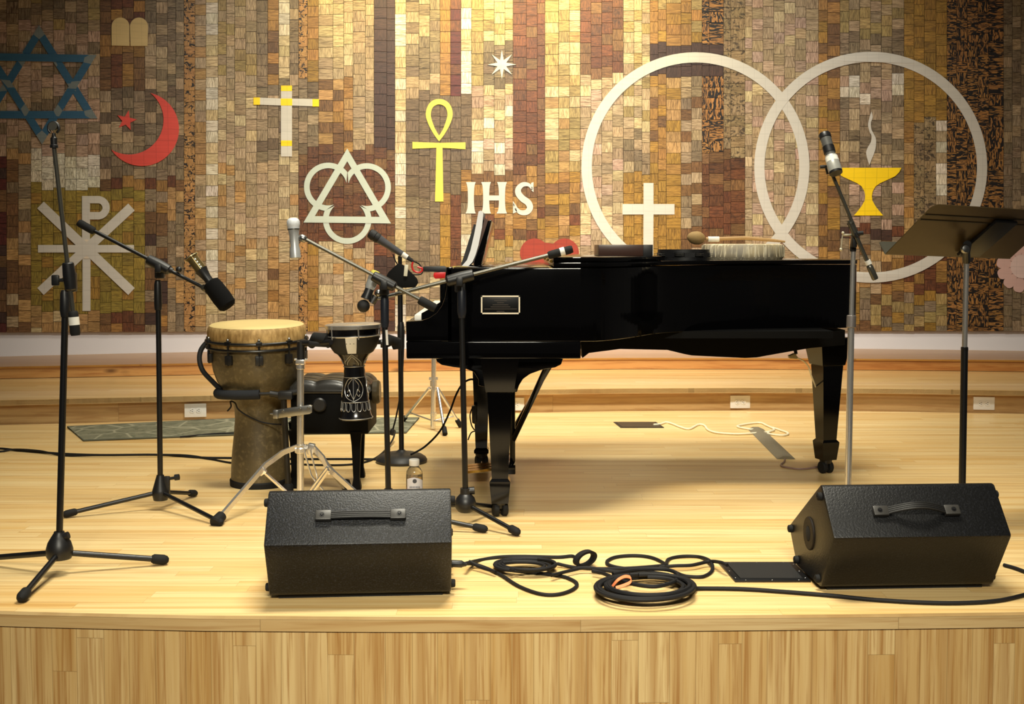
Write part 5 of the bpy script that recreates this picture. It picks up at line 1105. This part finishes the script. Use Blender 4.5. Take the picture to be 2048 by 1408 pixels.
m = MB(); m.path([Vector((p.x, p.y, .006)) for p in rg], .005, 8, closed=True); m.build('binding', plain('rug_edge', (86, 88, 74), .9), rt)

# ------------------------------------------------------------------ cables and floor fittings
def cable(name, label, cat, pts, r, mat=CABLE, sm=8, z=None, group=None, closed=False):
    w = []
    for q in pts:
        p = F(q[0], q[1], r); 
        if len(q) > 2: p = F(q[0], q[1], q[2]+r)
        w.append(p)
    t = thing(name, w[0], label, cat, group)
    m = MB(); m.path(w, r, 8, smooth=sm, closed=closed); m.build('cord', mat, t); return t
cable('cable', 'black cable along the floor at left, upper of two twisted runs', 'cable', [(-60, 898), (0, 897), (40, 901), (120, 907), (200, 910), (320, 909.5), (400, 915), (470, 916), (600, 918), (700, 918), (770, 919)], .0055, group='long floor cables')
cable('cable', 'black cable along the floor at left, lower of two twisted runs', 'cable', [(-60, 905), (0, 903), (30, 899, .006), (80, 902, .008), (130, 911), (220, 910, .008), (360, 910, .006), (420, 918), (470, 926), (560, 927), (640, 930), (700, 929), (740, 921), (766, 905), (785, 880, .02), (790, 862, .05)], .005, group='long floor cables')
cable('cable', 'thin black cable lying along the near edge of the rug', 'cable', [(360, 874, .004), (420, 868, .008), (470, 866, .009), (560, 866, .008)], .004)
hc = thing('cable', P(785, 860, 5.3), 'thin black cable hanging down the round based stand with an inline box', 'cable')
m = MB(); yy = F(803, 924).y-.03; m.path([P(808, 660, yy), P(806, 720, yy), P(802, 780, yy), P(793, 830, yy), P(786, 858, yy)], .004, 8, smooth=6); m.build('cord', CABLE, hc); m = MB(); m.box(P(784, 864, yy), (.022, .02, .03), Matrix.Rotation(.3, 3, 'Y'), .004); m.build('inline_box', BLACK, hc)
hc = thing('cable', F(822, 909), 'thin black cable rising from the round base to under the piano', 'cable')
m = MB(); a = F(822, 909, .05); m.path([a, P(850, 893, 5.75), P(880, 862, 5.72), P(900, 822, 5.7), P(912, 790, 5.7), P(925, 768, 5.7), P(940, 759, 5.7), P(952, 760, 5.7)], .005, 8, smooth=6); m.build('cord', CABLE, hc)
hb = thing('stage_plug_box', P(944, 830, LB.y-.1), 'small black connector box strapped to the far piano leg', 'connector box')
m = MB(); m.prism([P(a, b, LB.y-.09) for a, b in [(943, 813), (953, 811), (953, 850), (944, 846)]], (0, .04, 0), .004); m.build('box', BLACK, hb)
m = MB(); m.path([P(945, 815, LB.y-.09), P(940, 830, LB.y-.09), P(943, 850, LB.y-.09), P(949, 860, LB.y-.08)], .003, 8, smooth=5); m.path([P(936, 880, LB.y-.09), P(942, 866, LB.y-.08), P(950, 862, LB.y-.08)], .003, 8, smooth=5); m.build('lead', CABLE, hb)
# coil beside left monitor
def coil(pts_list, r, name, label, group=None, extra=None):
    w0 = F(*pts_list[0][0][:2]); t = thing(name, w0, label, 'cable', group)
    for i, pts in enumerate(pts_list):
        m = MB(); m.path([F(q[0], q[1], (q[2] if len(q) > 2 else 0)+r) for q in pts], r, 8, smooth=8); m.build('cord', CABLE, t)
    return t
def k2(x, y, z=0): return (880+x/3.413, 1060+y/3.413, z)
def loopy(cx, cy, rx, ry, n, turns, z0, jit, a0=0.0):
    out = []
    for i in range(int(n*turns)+1):
        a = a0+2*PI*i/n; w = 1+jit*math.sin(i*0.31+a0*3)+.05*math.sin(i*0.083+a0)
        out.append((cx+rx*w*math.cos(a), cy-ry*w*math.sin(a), z0+.0045*i/n+.002*math.sin(i*.21)))
    return out
W1 = coil([[k2(175, 228, .03), k2(260, 208), k2(400, 185), k2(560, 180), k2(800, 185), k2(900, 178), k2(935, 195)],
           [k2(175, 230, .03), k2(230, 232, .008), k2(320, 262), k2(420, 310), k2(540, 385), k2(680, 435), k2(800, 440), k2(900, 410), k2(935, 370), k2(890, 335), k2(800, 310), k2(600, 290), k2(480, 275, .02)],
           [k2(200, 215, .02), k2(280, 255, .01), k2(380, 285, .01)],
           loopy(*k2(590, 235)[:2], 56, 11.5, 16, 4.2, .004, .10), loopy(*k2(560, 250)[:2], 50, 9, 16, 2.3, .010, .12, .8)], .0058, 'cable', 'black cable coiled beside the left wedge and plugged into it', 'loose stage cables')
m = MB(); m.lathe(P(904, 1127, 3.62), (1, -.05, -.05), [(0, .011), (.03, .011), (.034, .0085), (.045, .005)], 14); m.build('plug', BLACK, W1)
W2 = coil([[k2(800, 230, .006), k2(920, 255), k2(1100, 265), k2(1300, 260, .006), k2(1500, 245, .006), k2(1540, 235), k2(1450, 190), k2(1330, 175), k2(1200, 185), k2(1140, 215), k2(1170, 245), k2(1300, 265), k2(1450, 258), k2(1600, 245, .01), k2(1720, 240, .01), k2(1840, 215, .012), k2(1920, 222, .03), k2(1960, 240, .03)],
           [k2(760, 310, .012), k2(900, 275, .01), k2(1010, 258, .012), k2(1200, 285, .006), k2(1400, 285), k2(1560, 305, .006)],
           [k2(1545, 240, .012), k2(1560, 200), k2(1650, 180), k2(1780, 185), k2(1850, 220, .01), k2(1855, 280), k2(1790, 318), k2(1680, 315), k2(1620, 295, .01)]], .0058, 'cable', 'black cable looping between the coils and the floor pocket', 'loose stage cables')
W3 = coil([loopy(*k2(1405, 395)[:2], 94, 25, 20, 5.3, .003, .07), loopy(*k2(1410, 380)[:2], 84, 21, 20, 3.2, .012, .09, .5), loopy(*k2(1400, 385)[:2], 72, 19, 18, 2.0, .010, .10, 1.5),
           [k2(1040, 280, .012), k2(1110, 295, .012), k2(1180, 325, .02), k2(1230, 350, .025)], [k2(1180, 300, .02), k2(1350, 270, .02), k2(1530, 268, .02), k2(1620, 300, .02), k2(1600, 350, .022), k2(1480, 385, .022), k2(1350, 375, .022), k2(1250, 350, .02)],
           [k2(1740, 400, .006), (1400, 1177), (1480, 1178), (1560, 1183), (1660, 1191), (1740, 1199), (1840, 1205), (1920, 1206), (1990, 1202), (2040, 1192), (2075, 1180), (2080, 1166), (2062, 1150), (2035, 1138), (2008, 1130)]], .0064, 'cable', 'black cable in the round front coil with the orange tie, running under the right wedge', 'loose stage cables')
t = thing('cable_tie', F(*k2(1240, 390)[:2]), 'orange strap tied round the front cable coil', 'cable tie')
def ribbon3(pts, w, nm, mat, par):
    m = MB(); pts = catmull([Vector(p) for p in pts], 6); R = []
    for i, p in enumerate(pts):
        d = (pts[min(i+1, len(pts)-1)]-pts[max(i-1, 0)]).normalized(); s = Vector((0, 1, .3)).normalized(); n_ = d.cross(s).normalized()*.0009
        R.append([p+s*w/2+n_, p-s*w/2+n_, p-s*w/2-n_, p+s*w/2-n_])
    m.loft(R); return m.build(nm, mat, par)
ribbon3([F(*k2(1170, 395, .03)[:2], .02), F(*k2(1210, 345)[:2], .045), F(*k2(1260, 318)[:2], .05), F(*k2(1300, 325)[:2], .045), F(*k2(1300, 355)[:2], .04), F(*k2(1250, 380)[:2], .035), F(*k2(1200, 395)[:2], .03)], .016, 'strap', ORANGE, t)
t = thing('cable_tie', F(1165, 1130), 'black hook and loop strap standing up behind the cable coils', 'cable tie')
q0 = F(1170, 1134); m = MB(); R = []
for i in range(25):
    a = 2*PI*i/24; ce = q0+Vector((.0, 0, .028)); p = ce+Vector((math.cos(a)*.034+math.sin(a)*.008, math.cos(a)*.02, math.sin(a)*.027)); p2 = ce+Vector((math.cos(a)*.025+math.sin(a)*.006, math.cos(a)*.016, math.sin(a)*.019)); s = Vector((-.5, 1, 0)).normalized()*.013
    R.append([p+s, p-s, p2-s, p2+s])
m.loft(R, cap=False); m.build('strap', RUBBER, t)
# floor pocket plate
pk = [F(1436, 1127), F(1588, 1127), F(1622, 1165), F(1470, 1165)]
t = thing('floor_pocket', pk[0], 'black metal floor pocket plate beside the right wedge', 'floor pocket')
m = MB(); m.prism([(p.x, p.y, 0.0) for p in pk], (0, 0, .006), .001); m.build('plate', BLACKM, t)
cq = sum(pk, Vector())/4; inn_ = [cq+(p-cq)*.82 for p in pk]; m = MB(); m.prism([(p.x, p.y, .006) for p in inn_], (0, 0, .003)); m.build('hatch', plain('hatch_black', (26, 27, 28), .5), t)
for i in range(4):
    for f in (.12, .5, .88):
        p = pk[i]+(pk[(i+1) % 4]-pk[i])*f; p = cq+(p-cq)*.92; m = MB(); m.lathe((p.x, p.y, .006), (0, 0, 1), [(0, .0035), (.001, .003)], 10); m.build('screw', STEEL, t)
# rear floor box
rb = [F(1227, 845), F(1312, 845), F(1328, 856), F(1241, 856)]
t = thing('floor_box', rb[0], 'small dark open floor box beyond the piano', 'floor box')
m = MB(); m.prism([(p.x, p.y, 0.0) for p in rb], (0, 0, .004)); m.build('frame', BLACK, t); cq = sum(rb, Vector())/4
m = MB(); m.prism([(cq+(p-cq)*.9).to_tuple()[:2]+(.004,) for p in rb], (0, 0, .001)); m.build('hatch', plain('bronze_hatch', (54, 46, 34), .4), t)
WC = plain('white_cord', (236, 226, 196), .5, var=.03)
def k4(x, y): return (1180+x/3.938, 800+y/3.938)
ec = cable('extension_cord', 'white extension cord wandering over the floor beyond the piano', 'cord', [k4(500, 195), k4(550, 190), k4(600, 176), k4(650, 188), k4(710, 212), k4(780, 228), k4(850, 195), k4(900, 200), k4(930, 235), k4(1000, 258), k4(1150, 268), k4(1300, 262), k4(1400, 252), k4(1450, 232), k4(1390, 200), k4(1340, 180), k4(1240, 188), k4(1160, 208), k4(1240, 228), k4(1330, 238)], .006, WC)
cable('extension_cord', 'white cord loop lying right of the grey cord cover', 'cord', [k4(1440, 218), k4(1500, 238), k4(1560, 262), k4(1530, 278), k4(1460, 275), k4(1400, 262), k4(1440, 240)], .006, WC)
cc = [F(1503, 859), F(1519, 858), F(1585, 918), F(1560, 919)]
t = thing('cord_cover', cc[0], 'grey rubber cord cover strip lying on the floor before the tail leg', 'cord cover')
m = MB(); a0_, a1_ = (cc[0]+cc[1])/2, (cc[2]+cc[3])/2; d_ = (a1_-a0_).normalized(); s_ = Vector((-d_.y, d_.x, 0)); w_ = .045
m.loft([[p-s_*w_+Vector((0, 0, .001)), p-s_*w_*.35+Vector((0, 0, .014)), p+s_*w_*.35+Vector((0, 0, .014)), p+s_*w_+Vector((0, 0, .001))] for p in (a0_, a1_)]); m.build('strip', plain('cover_grey', (120, 112, 92), .6), t)
cable('power_cord', 'mauve cord running from the cord cover to the piano tail leg', 'cord', [(1570, 918, .004), (1568, 924), (1562, 930), (1570, 934), (1600, 938), (1630, 935), (1650, 931)], .0045, PINKC)
pl_ = thing('hanging_lead', P(1590, 712, 5.35), 'pale lead with connector hanging under the piano tail', 'lead')
m = MB(); m.prism([P(a, b, 5.34) for a, b in [(1578, 712), (1590, 707), (1596, 714), (1594, 718), (1580, 717)]], (0, .03, 0), .002); m.build('connector', plain('connector_grey', (150, 138, 100), .5), pl_)
m = MB(); m.path([P(1592, 708, 5.35), P(1590, 698, 5.36)], .008, 10); m.build('strain_relief', BLACK, pl_)
m = MB(); m.path([P(1595, 716, 5.36), P(1608, 723, 5.38), P(1617, 734, 5.4), P(1622, 750, 5.42), P(1632, 775, 5.5)], .0035, 8, smooth=6); m.build('cord', WC, pl_)
